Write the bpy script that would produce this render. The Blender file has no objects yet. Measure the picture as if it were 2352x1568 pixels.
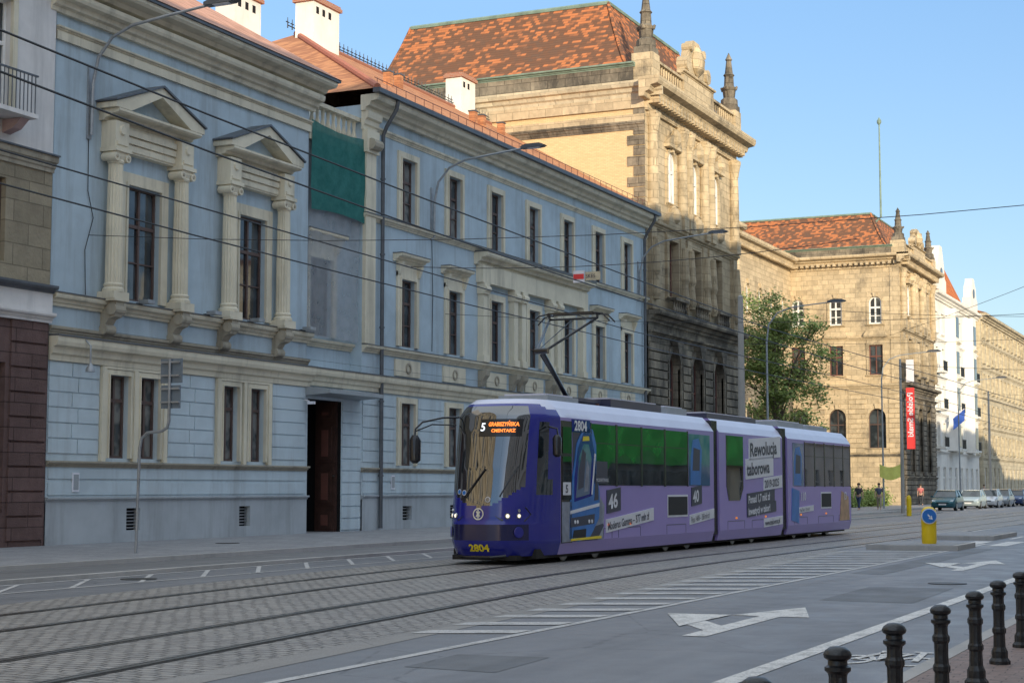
import bpy,math,random
from math import sin,cos,pi,radians,atan2,hypot,floor
from mathutils import Vector,Matrix
random.seed(7)
SC=bpy.context.scene
C=SC.collection
BETA=radians(42);ELEV=radians(11)
# ------------------------------------------------------------------ materials
class N:
    def __init__(s,name):
        s.m=bpy.data.materials.new(name);s.m.use_nodes=True;s.t=s.m.node_tree;s.n=s.t.nodes;s.b=s.n['Principled BSDF']
        s.pos=s.add('ShaderNodeNewGeometry').outputs['Position']
    def add(s,t,ins={},**p):
        n=s.n.new(t)
        for k,v in p.items():setattr(n,k,v)
        for k,v in ins.items():s.set(n.inputs[k],v)
        return n
    def set(s,i,v):
        if isinstance(v,bpy.types.NodeSocket):s.t.links.new(v,i)
        elif isinstance(v,tuple) and len(v)==3 and i.type=='RGBA':i.default_value=(*v,1)
        else:i.default_value=v
    def math(s,op,a,b=0.,c=0.):return s.add('ShaderNodeMath',{0:a,1:b,2:c},operation=op).outputs[0]
    def mix(s,f,a,b,bt='MIX'):return s.add('ShaderNodeMix',{0:f,6:a,7:b},data_type='RGBA',blend_type=bt).outputs[2]
    def noise(s,sc,v=None,det=3.,r=.55,dist=0.):return s.add('ShaderNodeTexNoise',{'Vector':v or s.pos,'Scale':sc,'Detail':det,'Roughness':r,'Distortion':dist}).outputs[0]
    def rng(s,f,a,b,c=0.,d=1.):return s.add('ShaderNodeMapRange',{0:f,1:a,2:b,3:c,4:d}).outputs[0]
    def vmul(s,v,k):return s.add('ShaderNodeVectorMath',{0:v,1:k},operation='MULTIPLY').outputs[0]
    def wuv(s):
        q=s.add('ShaderNodeSeparateXYZ',{0:s.pos});return s.add('ShaderNodeCombineXYZ',{0:s.math('ADD',q.outputs[0],q.outputs[1]),1:q.outputs[2]}).outputs[0]
    def bump(s,h,st=.3,d=.02):s.t.links.new(s.add('ShaderNodeBump',{'Height':h,'Strength':st,'Distance':d}).outputs[0],s.b.inputs['Normal'])
    def out(s,col,rough=.8,metal=0.,spec=.4):
        s.set(s.b.inputs['Base Color'],col);s.set(s.b.inputs['Roughness'],rough);s.b.inputs['Metallic'].default_value=metal
        s.b.inputs['Specular IOR Level'].default_value=spec;return s.m
def sc3(c,k):return tuple(min(.92,x*k) for x in c)
def plaster(name,col,stain=(.12,.12,.11),amt=.55,rough=.88,blot=.82):
    n=N(name)
    a=n.mix(n.rng(n.noise(.35,det=5.,r=.65),.38,.66),col,sc3(col,blot))
    a=n.mix(n.rng(n.noise(2.2,det=4.),.45,.75,0,.35),a,sc3(col,1.12))
    st=n.noise(1.6,n.vmul(n.pos,(1.,1.,.09)),det=5.,r=.7)
    a=n.mix(n.math('MULTIPLY',n.rng(st,.50,.76),amt),a,stain)
    sp=n.rng(n.noise(.9,det=7.,r=.75,dist=.6),.6,.72,0,amt*.6)
    a=n.mix(sp,a,sc3(stain,1.8))
    n.bump(n.noise(28.,det=4.),.25,.01)
    return n.out(a,rough,spec=.25)
def stone(name,col,dark,thr=(.48,.62),amt=.85,bw=.9,bh=.38,mort=.5,fine=6.,low=None):
    n=N(name);uv=n.wuv()
    br=n.add('ShaderNodeTexBrick',{'Vector':uv,'Color1':(1,1,1,1),'Color2':(.76,.76,.76,1),'Mortar':(mort,mort,mort,1),'Scale':1.,'Mortar Size':.016,'Mortar Smooth':.3,'Brick Width':bw,'Row Height':bh})
    st=n.noise(.55,n.vmul(n.pos,(1.,1.,.6)),det=7.,r=.72)
    f=n.math('MULTIPLY',n.rng(st,*thr),amt)
    a=n.mix(n.rng(n.noise(3.),.3,.7),col,sc3(col,.8))
    if low:
        z=n.add('ShaderNodeSeparateXYZ',{0:n.pos}).outputs[2]
        f=n.math('MAXIMUM',f,n.math('MULTIPLY',n.rng(n.math('ADD',z,n.math('MULTIPLY',n.math('SUBTRACT',n.noise(.8,det=6.),.5),9.)),low[0],low[1],.85,0.),amt))
    a=n.mix(f,a,dark)
    a=n.mix(1.,a,br.outputs[0],'MULTIPLY')
    n.bump(n.math('ADD',n.math('MULTIPLY',br.outputs[1],-1.2),n.noise(fine,det=5.)),.6,.05)
    return n.out(a,.9,spec=.2)
def brick(name,c1,c2,mo,w=.25,h=.08,ms=.008):
    n=N(name);uv=n.wuv()
    br=n.add('ShaderNodeTexBrick',{'Vector':uv,'Color1':(*c1,1),'Color2':(*c2,1),'Mortar':(*mo,1),'Scale':1.,'Mortar Size':ms,'Brick Width':w,'Row Height':h})
    a=n.mix(n.rng(n.noise(.6,det=6.,r=.7),.55,.8,0,.25),br.outputs[0],sc3(c1,.6))
    n.bump(n.math('MULTIPLY',br.outputs[1],-1.),.4,.01)
    return n.out(a,.9,spec=.2)
def tiles(name,c1,c2,lo,hi,tw=.4,th=.22,vary=.25,nsc=.09):
    n=N(name);q=n.add('ShaderNodeSeparateXYZ',{0:n.pos})
    s_=n.math('ADD',q.outputs[0],q.outputs[1]);z=q.outputs[2]
    fz=n.math('FLOOR',n.math('DIVIDE',z,th));fs=n.math('FLOOR',n.math('ADD',n.math('DIVIDE',s_,tw),n.math('MULTIPLY',fz,.5)))
    v=n.add('ShaderNodeCombineXYZ',{0:fs,1:fz}).outputs[0]
    wn=n.add('ShaderNodeTexWhiteNoise',{0:v},noise_dimensions='3D').outputs[0]
    ns=n.noise(nsc,v,det=4.,r=.7)
    f=n.rng(n.math('ADD',ns,n.math('MULTIPLY',n.math('SUBTRACT',wn,.5),vary)),lo,hi)
    a=n.mix(f,c1,c2)
    a=n.mix(n.math('MULTIPLY',wn,.4),a,sc3(c1,.45))
    fr=n.math('FRACT',n.math('DIVIDE',z,th))
    a=n.mix(n.rng(fr,.0,.25,.5,0.),a,(.05,.035,.025))
    n.bump(n.math('ADD',fr,n.math('MULTIPLY',wn,.4)),.6,.03)
    return n.out(a,.85,spec=.2)
def simple(name,col,rough=.5,metal=0.,var=.15,sc=4.,spec=.5,bump=0.,bs=40.):
    n=N(name);a=n.mix(n.rng(n.noise(sc,det=4.,r=.65),.35,.7),col,sc3(col,1-var))
    if bump:n.bump(n.noise(bs,det=4.),bump,.01)
    return n.out(a,rough,metal,spec)
def emis(name,col,st):
    n=N(name);n.b.inputs['Emission Color'].default_value=(*col,1);n.b.inputs['Emission Strength'].default_value=st;return n.out(col,.5)
def glassm(name,c1,c2,rough=.04,sc=.9,wob=.04,spec=.9,ior=1.5):
    n=N(name);a=n.mix(n.rng(n.noise(sc,det=2.),.42,.58),c1,c2)
    n.bump(n.noise(1.1,det=1.),wob,.05);n.b.inputs['IOR'].default_value=ior
    return n.out(a,rough,0.,spec)
BLUE=plaster('blue_plaster',(.47,.575,.64),(.22,.235,.24),.55)
BLUEL=plaster('pale_blue_plaster',(.55,.645,.69),(.26,.27,.27),.5)
TRIM=plaster('beige_stucco_trim',(.74,.68,.53),(.24,.22,.17),.6)
TRIMD=plaster('weathered_trim',(.42,.38,.30),(.11,.10,.08),.7)
PLINTH=plaster('grey_render_plinth',(.45,.49,.515),(.2,.2,.2),.6)
SLATE=simple('zinc_flashing',(.13,.14,.155),.45,.3,.3,2.)
WHITEP=plaster('white_plaster',(.74,.72,.70),(.3,.3,.3),.45)
WHITEB=plaster('bright_white_plaster',(.86,.83,.76),(.45,.43,.4),.3)
GRANR=stone('mauve_granite',(.20,.13,.12),(.11,.07,.065),(.4,.6),.6,1.2,.62,.45,30.)
TANST=stone('tan_stone_cladding',(.44,.38,.27),(.28,.24,.18),(.4,.7),.6,1.1,.55,.55,10.)
SAND=stone('sandstone',(.68,.55,.365),(.20,.175,.14),(.54,.72),.75,.95,.42,.64,6.)
SANDD=stone('sooty_sandstone',(.36,.31,.235),(.075,.07,.062),(.40,.60),.85,1.0,.45,.4,5.)
SANDF=stone('sandstone_front',(.70,.565,.37),(.11,.10,.083),(.53,.69),.85,.95,.42,.62,6.,low=(8.,19.))  # darker low down: soot plus the front's lower shade painted into the colour
SANDL=stone('pale_sandstone',(.68,.59,.42),(.26,.22,.16),(.5,.68),.6,1.0,.42,.7,6.)
BRICKY=brick('yellow_brick',(.76,.585,.33),(.67,.505,.275),(.5,.4,.26))
BRICKR=brick('red_brick',(.45,.19,.11),(.37,.14,.09),(.4,.36,.3))
TILEP=tiles('patchy_roof_tiles',(.54,.20,.085),(.15,.095,.07),.36,.48,.26,.14,vary=.38,nsc=.075)
TILEO=tiles('orange_roof_tiles',(.60,.28,.14),(.46,.2,.11),.4,.6,.3,.11,vary=.5)
TILEK=tiles('pinkish_roof_tiles',(.66,.37,.27),(.56,.3,.21),.4,.6,.3,.11,vary=.5)
COPPER=simple('green_copper',(.24,.34,.28),.7,.0,.4,2.)
FRB=simple('brown_window_frame',(.11,.07,.06),.5)
FRW=simple('white_window_frame',(.85,.85,.83),.5)
FRR=simple('red_brown_window_frame',(.17,.07,.055),.5)
DOORM=simple('dark_brown_door',(.075,.038,.03),.45,var=.4)
GL=glassm('window_glass',(.02,.026,.032),(.07,.085,.095))
GLC=glassm('curtained_glass',(.20,.20,.19),(.05,.058,.062),sc=1.6)
GLW=glassm('bright_curtained_glass',(.75,.74,.7),(.5,.5,.48),sc=1.5)
DARK=simple('dark_void',(.006,.006,.007),.9)
BLK=simple('black_painted_metal',(.02,.022,.025),.35,.0,.4,8.,.6)
CASTB=simple('cast_iron_paint',(.02,.022,.026),.33,.2,.5,14.,.6,.5,35.)
GREYM=simple('grey_galvanised_steel',(.38,.40,.42),.45,.4,.3)
GREYP=simple('grey_paint',(.33,.36,.38),.5)
SIGNB=simple('sign_back_grey',(.17,.21,.25),.5)
CONC=plaster('concrete_mast',(.40,.38,.35),(.15,.15,.14),.5)
def road(name,col,rough=.6):
    n=N(name);a=n.mix(n.rng(n.noise(.25,n.vmul(n.pos,(.35,1.,1.)),det=6.,r=.65),.35,.68),col,sc3(col,.66))
    a=n.mix(n.rng(n.noise(60.,det=2.),.4,.7,0,.5),a,sc3(col,1.45))
    tr=n.noise(1.3,n.vmul(n.pos,(.03,1.,1.)),det=3.)
    a=n.mix(n.rng(tr,.46,.68,0,.5),a,sc3(col,.55))
    cr=n.add('ShaderNodeTexVoronoi',{'Vector':n.pos,'Scale':.33},feature='DISTANCE_TO_EDGE').outputs[0]
    cr=n.math('ADD',cr,n.math('MULTIPLY',n.noise(5.),.03))
    a=n.mix(n.rng(cr,.014,.021,.55,0.),a,sc3(col,.3))
    n.bump(n.noise(90.,det=3.),.35,.006)
    return n.out(a,n.rng(n.noise(1.2,det=4.),.3,.7,rough-.14,rough+.12),spec=.5)
ASPH=road('asphalt',(.195,.197,.212),.52)
ASPHD=road('asphalt_patch',(.14,.143,.152),.6)
ASPHL=road('bike_lane_asphalt',(.185,.183,.186))
PALE=road('pale_concrete_strip',(.30,.285,.27),.7)
def setts(name,c1,c2,mo,w,h,ms,rough=.55,bst=1.,rot=True):
    n=N(name)
    ds=n.add('ShaderNodeVectorMath',{0:n.pos,1:n.vmul(n.add('ShaderNodeTexNoise',{'Vector':n.pos,'Scale':1.7,'Detail':3.}).outputs[1],(.16,.16,0))},operation='ADD').outputs[0]
    if rot:
        q=n.add('ShaderNodeSeparateXYZ',{0:ds});ds=n.add('ShaderNodeCombineXYZ',{0:q.outputs[1],1:q.outputs[0]}).outputs[0]
    br=n.add('ShaderNodeTexBrick',{'Vector':ds,'Color1':(*c1,1),'Color2':(*c2,1),'Mortar':(*mo,1),'Scale':1.,'Mortar Size':ms,'Mortar Smooth':.6,'Brick Width':w,'Row Height':h})
    a=n.mix(n.rng(n.noise(.7,det=6.,r=.7),.4,.7,0,.55),br.outputs[0],sc3(c2,.75))
    a=n.mix(n.rng(n.noise(9.,det=3.),.45,.7,0,.4),a,sc3(c1,1.3))
    n.bump(n.math('ADD',n.math('MULTIPLY',br.outputs[1],-1.5),n.noise(14.,det=4.)),bst,.03)
    return n.out(a,rough,spec=.5)
COB=setts('granite_setts',(.39,.36,.33),(.245,.225,.21),(.085,.078,.07),.21,.15,.017,.48)
PAVE=setts('paving_slabs',(.31,.31,.32),(.24,.24,.25),(.1,.1,.1),.5,.5,.008,.7,.3)
PAVB=setts('brick_pavers',(.30,.21,.18),(.22,.16,.14),(.07,.06,.055),.2,.1,.007,.7,.5)
KERB=plaster('granite_kerb',(.46,.445,.43),(.2,.2,.19),.5)
def paintm(name,col):
    n=N(name);a=n.mix(n.rng(n.noise(2.5,det=7.,r=.8),.48,.64),col,sc3(col,.5));a=n.mix(n.rng(n.noise(40.,det=3.),.5,.7,0,.6),a,(.2,.2,.2));return n.out(a,.65)
LINE=paintm('worn_road_paint',(.74,.72,.69))
LINEF=paintm('faded_road_paint',(.56,.55,.54))
RAIL=simple('polished_rail_steel',(.3,.28,.26),.3,.9,.4,6.)
GROOVE=simple('rail_groove',(.018,.016,.014),.8)
# ------------------------------------------------------------------ mesh builder
ID=lambda a,b,c:(a,b,c)
KZ=lambda z:z if z<19 else 19+(z-19)*.8
def FT(Y,zf=None):
    if zf:return lambda s,d,z:(s,Y-d,zf(z))
    return lambda s,d,z:(s,Y-d,z)
def FS(X,zf=None):
    if zf:return lambda s,d,z:(X-d,s,zf(z))
    return lambda s,d,z:(X-d,s,z)
def FB(Y):return lambda s,d,z:(s,Y+d,z)
class MB:
    def __init__(s,T=ID,o=(0,0,0)):s.T=T;s.o=o;s.v=[];s.f=[];s.mi=[];s.mats=[]
    def m(s,m):
        if m not in s.mats:s.mats.append(m)
        return s.mats.index(m)
    def face(s,pts,m):
        b=len(s.v);s.v+=[s.T(*p) for p in pts];s.f.append(tuple(range(b,b+len(pts))));s.mi.append(s.m(m))
    def mesh(s,vs,fs,m):
        b=len(s.v);s.v+=[s.T(*p) for p in vs];k=s.m(m)
        for f in fs:s.f.append(tuple(b+i for i in f));s.mi.append(k)
    def box(s,a0,a1,b0,b1,c0,c1,m):
        s.mesh([(a,b,c) for a in(a0,a1) for b in(b0,b1) for c in(c0,c1)],[(0,1,3,2),(4,6,7,5),(0,4,5,1),(2,3,7,6),(0,2,6,4),(1,5,7,3)],m)
    def ext(s,poly,fn0,fn1,m):
        n=len(poly);vs=[fn0(*p) for p in poly]+[fn1(*p) for p in poly]
        s.mesh(vs,[tuple(range(n)),tuple(range(2*n-1,n-1,-1))]+[(i,(i+1)%n,n+(i+1)%n,n+i) for i in range(n)],m)
    def prism(s,poly,d0,d1,m):s.ext(poly,lambda a,z:(a,d0,z),lambda a,z:(a,d1,z),m)
    def prof(s,poly,s0,s1,m):s.ext(poly,lambda d,z:(s0,d,z),lambda d,z:(s1,d,z),m)
    def plan(s,poly,z0,z1,m):s.ext(poly,lambda a,b:(a,b,z0),lambda a,b:(a,b,z1),m)
    def cor(s,s0,s1,z0,z1,p,m,b=0.):
        h=z1-z0;s.prof([(b,z0),(b+.25*p,z0),(b+.3*p,z0+.22*h),(b+.5*p,z0+.3*h),(b+.58*p,z0+.55*h),(b+.92*p,z0+.62*h),(b+p,z0+.78*h),(b+p,z1),(b,z1)],s0,s1,m)
    def cyl(s,p0,p1,r0,r1,n,m,cap=True):
        a=Vector(p0);b=Vector(p1);ax=(b-a).normalized();u=ax.orthogonal().normalized();w=ax.cross(u)
        vs=[];
        for c,r in((a,r0),(b,r1)):
            for i in range(n):
                t=2*pi*i/n;vs.append(tuple(c+u*(r*cos(t))+w*(r*sin(t))))
        fs=[(i,(i+1)%n,n+(i+1)%n,n+i) for i in range(n)]
        if cap:fs+=[tuple(range(n)),tuple(range(2*n-1,n-1,-1))]
        s.mesh(vs,fs,m)
    def tube(s,pts,r,n,m):
        P=[Vector(p) for p in pts];k=len(P);rr=r if isinstance(r,(list,tuple)) else [r]*k;vs=[];u=None
        for i in range(k):
            d=(P[min(i+1,k-1)]-P[max(i-1,0)]).normalized()
            u=d.orthogonal().normalized() if u is None else (u-d*u.dot(d)).normalized()
            w=d.cross(u)
            for j in range(n):
                t=2*pi*j/n;vs.append(tuple(P[i]+u*(rr[i]*cos(t))+w*(rr[i]*sin(t))))
        fs=[(i*n+j,i*n+(j+1)%n,(i+1)*n+(j+1)%n,(i+1)*n+j) for i in range(k-1) for j in range(n)]
        fs+=[tuple(range(n)),tuple(range(k*n-1,(k-1)*n-1,-1))]
        s.mesh(vs,fs,m)
    def lathe(s,cs,cd,pr,n,m,flute=0,ph=0.,sy=1.):
        vs=[]
        for r,z in pr:
            for i in range(n):
                t=2*pi*i/n+ph;q=r*(1-(flute if i%2 else 0));vs.append((cs+q*cos(t),cd+q*sin(t)*sy,z))
        k=len(pr);fs=[(i*n+j,i*n+(j+1)%n,(i+1)*n+(j+1)%n,(i+1)*n+j) for i in range(k-1) for j in range(n)]
        fs+=[tuple(range(n)),tuple(range(k*n-1,(k-1)*n-1,-1))]
        s.mesh(vs,fs,m)
    def wall(s,s0,s1,z0,z1,ops,m,depth=.28,mr=None,d0=0.):
        mr=mr or m;O=[]
        for o in ops:
            a,b,c,e=o[:4]
            if b<=s0 or a>=s1 or e<=z0 or c>=z1:continue
            O.append((max(a,s0),min(b,s1),max(c,z0),min(e,z1),a>=s0,b<=s1,c>=z0,e<=z1,len(o)>4 and e<=z1))
        xs=sorted({s0,s1}|{o[0] for o in O}|{o[1] for o in O});zs=sorted({z0,z1}|{o[2] for o in O}|{o[3] for o in O})
        for i in range(len(xs)-1):
            for j in range(len(zs)-1):
                cx=(xs[i]+xs[i+1])/2;cz=(zs[j]+zs[j+1])/2
                if any(o[0]<cx<o[1] and o[2]<cz<o[3] for o in O):continue
                s.face([(xs[i],d0,zs[j]),(xs[i+1],d0,zs[j]),(xs[i+1],d0,zs[j+1]),(xs[i],d0,zs[j+1])],m)
        for a,b,c,e,l,r,bo,t,ar in O:
            D=d0-depth
            if l:s.face([(a,d0,c),(a,D,c),(a,D,e),(a,d0,e)],mr)
            if r:s.face([(b,d0,c),(b,D,c),(b,D,e),(b,d0,e)],mr)
            if bo:s.face([(a,d0,c),(b,d0,c),(b,D,c),(a,D,c)],mr)
            if t and not ar:s.face([(a,d0,e),(b,d0,e),(b,D,e),(a,D,e)],mr)
            if ar:
                R=(b-a)/2;mx=(a+b)/2
                L=[(mx-R*cos(k*pi/16),e-R+R*sin(k*pi/16)) for k in range(9)]
                s.prism([(a,e)]+L,d0,D,m);s.prism([(b,e)]+[(2*mx-x,z) for x,z in L],d0,D,m)
    def obj(s,name,par=None,smooth=False,**kw):
        ox,oy,oz=s.o
        me=bpy.data.meshes.new(name);me.from_pydata([(x-ox,y-oy,z-oz) for x,y,z in s.v],[],s.f)
        for m in s.mats:me.materials.append(m)
        me.polygons.foreach_set('material_index',s.mi)
        import bmesh
        bm=bmesh.new();bm.from_mesh(me);
        if smooth:bmesh.ops.remove_doubles(bm,verts=bm.verts,dist=.0004)
        bmesh.ops.recalc_face_normals(bm,faces=bm.faces);bm.to_mesh(me);bm.free()
        if smooth:
            me.polygons.foreach_set('use_smooth',[True]*len(me.polygons))
            try:me.set_sharp_from_angle(angle=radians(38))
            except Exception:pass
        o=bpy.data.objects.new(name,me);C.objects.link(o)
        if par:o.parent=par
        else:o.location=s.o
        for k,v in kw.items():o[k]=v
        return o
def root(name,loc,label,cat,group=None,rz=0.):
    e=bpy.data.objects.new(name,None);C.objects.link(e);e.location=loc;e.rotation_euler[2]=rz;e.empty_display_size=.3
    e['label']=label;e['category']=cat
    if group:e['group']=group
    return e
def copy_tree(o,loc,par=None,rz=None):
    c=o.copy();C.objects.link(c)
    if par:c.parent=par
    else:
        c.location=loc
        if rz is not None:c.rotation_euler[2]=rz
    for ch in o.children:copy_tree(ch,None,c)
    return c
def textmesh(body,size,m,fn,par,name='lettering',ax='LEFT',o=(0,0,0),bold=0.,sx=1.):
    cu=bpy.data.curves.new('t','FONT');cu.body=body;cu.size=size;cu.align_x=ax;cu.offset=bold;cu.resolution_u=3
    ob=bpy.data.objects.new('t',cu);C.objects.link(ob);bpy.context.view_layer.update()
    me=bpy.data.meshes.new_from_object(ob.evaluated_get(bpy.context.evaluated_depsgraph_get()))
    bpy.data.objects.remove(ob)
    for v in me.vertices:
        p=fn(v.co.x*sx,v.co.y);v.co=(p[0]-o[0],p[1]-o[1],p[2]-o[2])
    me.materials.clear();me.materials.append(m);me.name=name
    q=bpy.data.objects.new(name,me);C.objects.link(q);q.parent=par
    return q
def window(par,T,o,s0,s1,z0,z1,d=-.2,gl=None,fr=None,cols=2,rows=(.62,),sur=0.,hood=None,sm=None,arch=False,sill=True,pd=.08,fw=.07):
    gl=gl or GL;fr=fr or FRB;mb=MB(T,o)
    if arch:
        R=(s1-s0)/2;mx=(s0+s1)/2;P=[(s0,z0),(s1,z0)]+[(mx+R*cos(k*pi/12),z1-R+R*sin(k*pi/12)) for k in range(13)]
        mb.prism(P,d-.03,d,gl)
    else:mb.box(s0,s1,d-.03,d,z0,z1,gl)
    w=mb.obj('window',par)
    f=MB(T,o);e=d+.05
    f.box(s0,s0+fw,d,e,z0,z1 if not arch else z1-(s1-s0)/2,fr);f.box(s1-fw,s1,d,e,z0,z1 if not arch else z1-(s1-s0)/2,fr)
    f.box(s0+fw,s1-fw,d,e,z0,z0+fw,fr)
    if not arch:f.box(s0+fw,s1-fw,d,e,z1-fw,z1,fr)
    else:
        for k in range(12):
            a,b=k*pi/12,(k+1)*pi/12
            f.prism([(mx+R*cos(a),z1-R+R*sin(a)),(mx+R*cos(b),z1-R+R*sin(b)),(mx+(R-fw)*cos(b),z1-R+(R-fw)*sin(b)),(mx+(R-fw)*cos(a),z1-R+(R-fw)*sin(a))],d,e,fr)
    h=max(.04,fw*.5)
    for c in range(1,cols):
        x=s0+(s1-s0)*c/cols;f.box(x-h,x+h,d,e+.015,z0+fw,z1-fw,fr)
    for r in rows:
        z=z0+(z1-z0)*r;t=h*1.2 if r==rows[0] else h*.5;f.box(s0+fw,s1-fw,d,e+.007,z-t,z+t,fr)
    f.obj('window_frame',w)
    if sur:
        g=MB(T,o);sm=sm or TRIM;u=sur
        if not arch:
            g.box(s0-u,s0,.0,pd,z0,z1+u,sm);g.box(s1,s1+u,0,pd,z0,z1+u,sm);g.box(s0,s1,0,pd,z1,z1+u,sm)
            g.box(s0-u*.25,s0,pd,pd+.03,z0,z1+u*.25,sm);g.box(s1,s1+u*.25,pd,pd+.03,z0,z1+u*.25,sm);g.box(s0,s1,pd,pd+.03,z1,z1+u*.25,sm)
        else:
            zs=z1-R;g.box(s0-u,s0,.0,pd,z0,zs,sm);g.box(s1,s1+u,0,pd,z0,zs,sm)
            for k in range(12):
                a,b=k*pi/12,(k+1)*pi/12
                g.prism([(mx+(R+u)*cos(a),zs+(R+u)*sin(a)),(mx+(R+u)*cos(b),zs+(R+u)*sin(b)),(mx+R*cos(b),zs+R*sin(b)),(mx+R*cos(a),zs+R*sin(a))],0,pd,sm)
            g.prism([(mx-.14,z1-.02),(mx+.14,z1-.02),(mx+.2,z1+u+.15),(mx-.2,z1+u+.15)],0,pd+.1,sm)
        if sill:g.cor(s0-u-.05,s1+u+.05,z0-.16,z0-.003,.18,sm)
        if hood:
            zh=z1+u+.0
            g.box(s0-u+.04,s1+u-.04,0,.06,zh,zh+.35,sm)
            if hood=='flat':
                g.cor(s0-u-.25,s1+u+.25,zh+.35,zh+.62,.4,sm);g.box(s0-u-.27,s1+u+.27,0,.42,zh+.622,zh+.65,SLATE)
                for x in(s0-u+.0,s1+u-.16):g.prof([(0,zh-.2),(.12,zh-.1),(.28,zh+.34),(0,zh+.34)],x,x+.16,sm)
            elif hood=='tri':
                g.cor(s0-u-.2,s1+u+.2,zh+.35,zh+.52,.3,sm);mx=(s0+s1)/2;a=s0-u-.2;b=s1+u+.2
                g.prism([(a,zh+.53),(b,zh+.53),(mx,zh+1.1)],0,.26,sm)
            elif hood=='seg':
                mx=(s0+s1)/2;a=s0-u-.2;b=s1+u+.2;L=(b-a)/2
                g.cor(a,b,zh+.35,zh+.5,.3,sm)
                g.prism([(mx+L*cos(k*pi/8),zh+.51+.75*L*sin(k*pi/8)*.9) for k in range(9)],0,.3,sm)
        g.obj('window_surround',w)
    return w
def balus(mb,s0,s1,d,z0,z1,m,step=.32,w=.3):
    mb.box(s0,s1,d-w,d,z0,z0+.12,m);mb.box(s0,s1,d-w-.03,d+.03,z1-.14,z1,m)
    n=max(1,int((s1-s0)/step))
    for i in range(n):
        x=s0+(i+.5)*(s1-s0)/n;h=z1-z0-.26
        mb.lathe(x,d-w/2,[(.06,z0+.12),(.1,z0+.12+h*.3),(.05,z0+.12+h*.6),(.08,z1-.14)],6,m)
# ------------------------------------------------------------------ ground & roads
def interp(x,p):
    if x<=p[0][0]:return p[0][1]
    for (a,b),(c,d) in zip(p,p[1:]):
        if x<=c:return b+(d-b)*(x-a)/(c-a)
    return p[-1][1]
_yc=[(-80,9.0),(-20,10.8),(0,12.2),(8,13.0),(15,13.75),(22,14.4),(28,14.85),(34,15.05),(42,14.95),(58,14.5),(80,14.2),(400,14.2)]
def YC(x):
    return sum(interp(x+k,_yc) for k in(-4,-2,0,2,4))/5
def sheet(name,xs,lo,hi,z,m,kind='structure'):
    mb=MB()
    for a,b in zip(xs,xs[1:]):mb.face([(a,lo(a),z),(b,lo(b),z),(b,hi(b),z),(a,hi(a),z)],m)
    o=mb.obj(name,smooth=True);o['kind']=kind;return o
XS=[-80+4*i for i in range(121)]
g=MB();g.face([(-2500,-2500,-.03),(2500,-2500,-.03),(2500,2500,-.03),(-2500,2500,-.03)],simple('ground_soil',(.14,.14,.13),.95));g.obj('ground')['kind']='structure'
sheet('road',[-80,400],lambda x:2.75,lambda x:24.,0,ASPH)
edge=[(-80,4.5),(0,7.7),(11,8.45),(17.4,8.9),(26,9.34),(36,9.9),(41.5,10.2),(60,10.2),(400,10.2)]
sheet('tramway_setts',XS,lambda x:interp(x,edge),lambda x:YC(x)+1.9,.005,COB)
XP=[i*2 for i in range(0,22)]
sheet('track_edge_strip',XP,lambda x:interp(x,edge)-.42,lambda x:interp(x,edge),.004,PALE)
rl=MB()
for off in(-3.4-.72,-3.4+.72,-.72,.72):
    for a,b in zip(XS[:80],XS[1:81]):
        n=4
        for k in range(n):
            x0=a+(b-a)*k/n;x1=a+(b-a)*(k+1)/n;y0=YC(x0)+off;y1=YC(x1)+off;sg=1 if off in(-3.4+.72,.72) else -1
            for w0,w1,z,m in((-.035,.035,.014,RAIL),(.035,.08,.010,GROOVE),(.08,.11,.012,RAIL),(-.1,-.035,.009,GROOVE)):
                if sg>0:w0,w1=-w1,-w0
                rl.face([(x0,y0+w0,z),(x1,y1+w0,z),(x1,y1+w1,z),(x0,y0+w1,z)],m)
rl.obj('tram_rails')['kind']='structure'
def slab(name,poly,z0,z1,m):
    mb=MB();mb.plan(poly,z0,z1,m);o=mb.obj(name);o['kind']='structure';return o
slab('near_pavement',[(-80,-8),(400,-8),(400,2.6),(-80,2.6)],-.02,.12,PAVB)
slab('near_kerb',[(-80,2.6),(400,2.6),(400,2.75),(-80,2.75)],-.02,.125,KERB)
slab('parking_strip',[(-80,19.35),(108,19.35),(108,21.6),(-80,21.6)],-.02,.05,ASPHL)
slab('lane_kerb',[(-80,19.15),(108,19.15),(108,19.35),(-80,19.35)],-.02,.075,KERB)
slab('pavement',[(-80,21.75),(108,21.75),(108,23.9),(400,23.9),(400,60),(-80,60)],-.02,.14,PAVE)
slab('pavement_kerb',[(-80,21.6),(108,21.6),(108,21.75),(-80,21.75)],-.02,.145,KERB)
slab('corner_kerb',[(108,23.75),(400,23.75),(400,23.9),(108,23.9)],-.02,.145,KERB)
pt=MB()
for x0,x1,y0,y1 in((23.5,27.2,4.6,6.0),(31,45,6.6,7.3),(13.2,14.6,6.2,7.2),(58,66,4.8,7.)):
    pt.face([(x0,y0,.003),(x1,y0+.08,.003),(x1-.1,y1,.003),(x0+.1,y1-.05,.003)],ASPHD)
pt.obj('asphalt_repairs')['kind']='structure'
IRON=simple('manhole_iron',(.07,.068,.065),.5,.6,.5,20.,.5,.8,60.)
for x,y,z in((28.5,5.0,.008),(24.,18.2,.006),(37,25.2,.146)):
    q=MB();q.cyl((x,y,z-.004),(x,y,z+.004),.32,.32,24,IRON);q.obj('manhole_cover')['kind']='structure'
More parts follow.
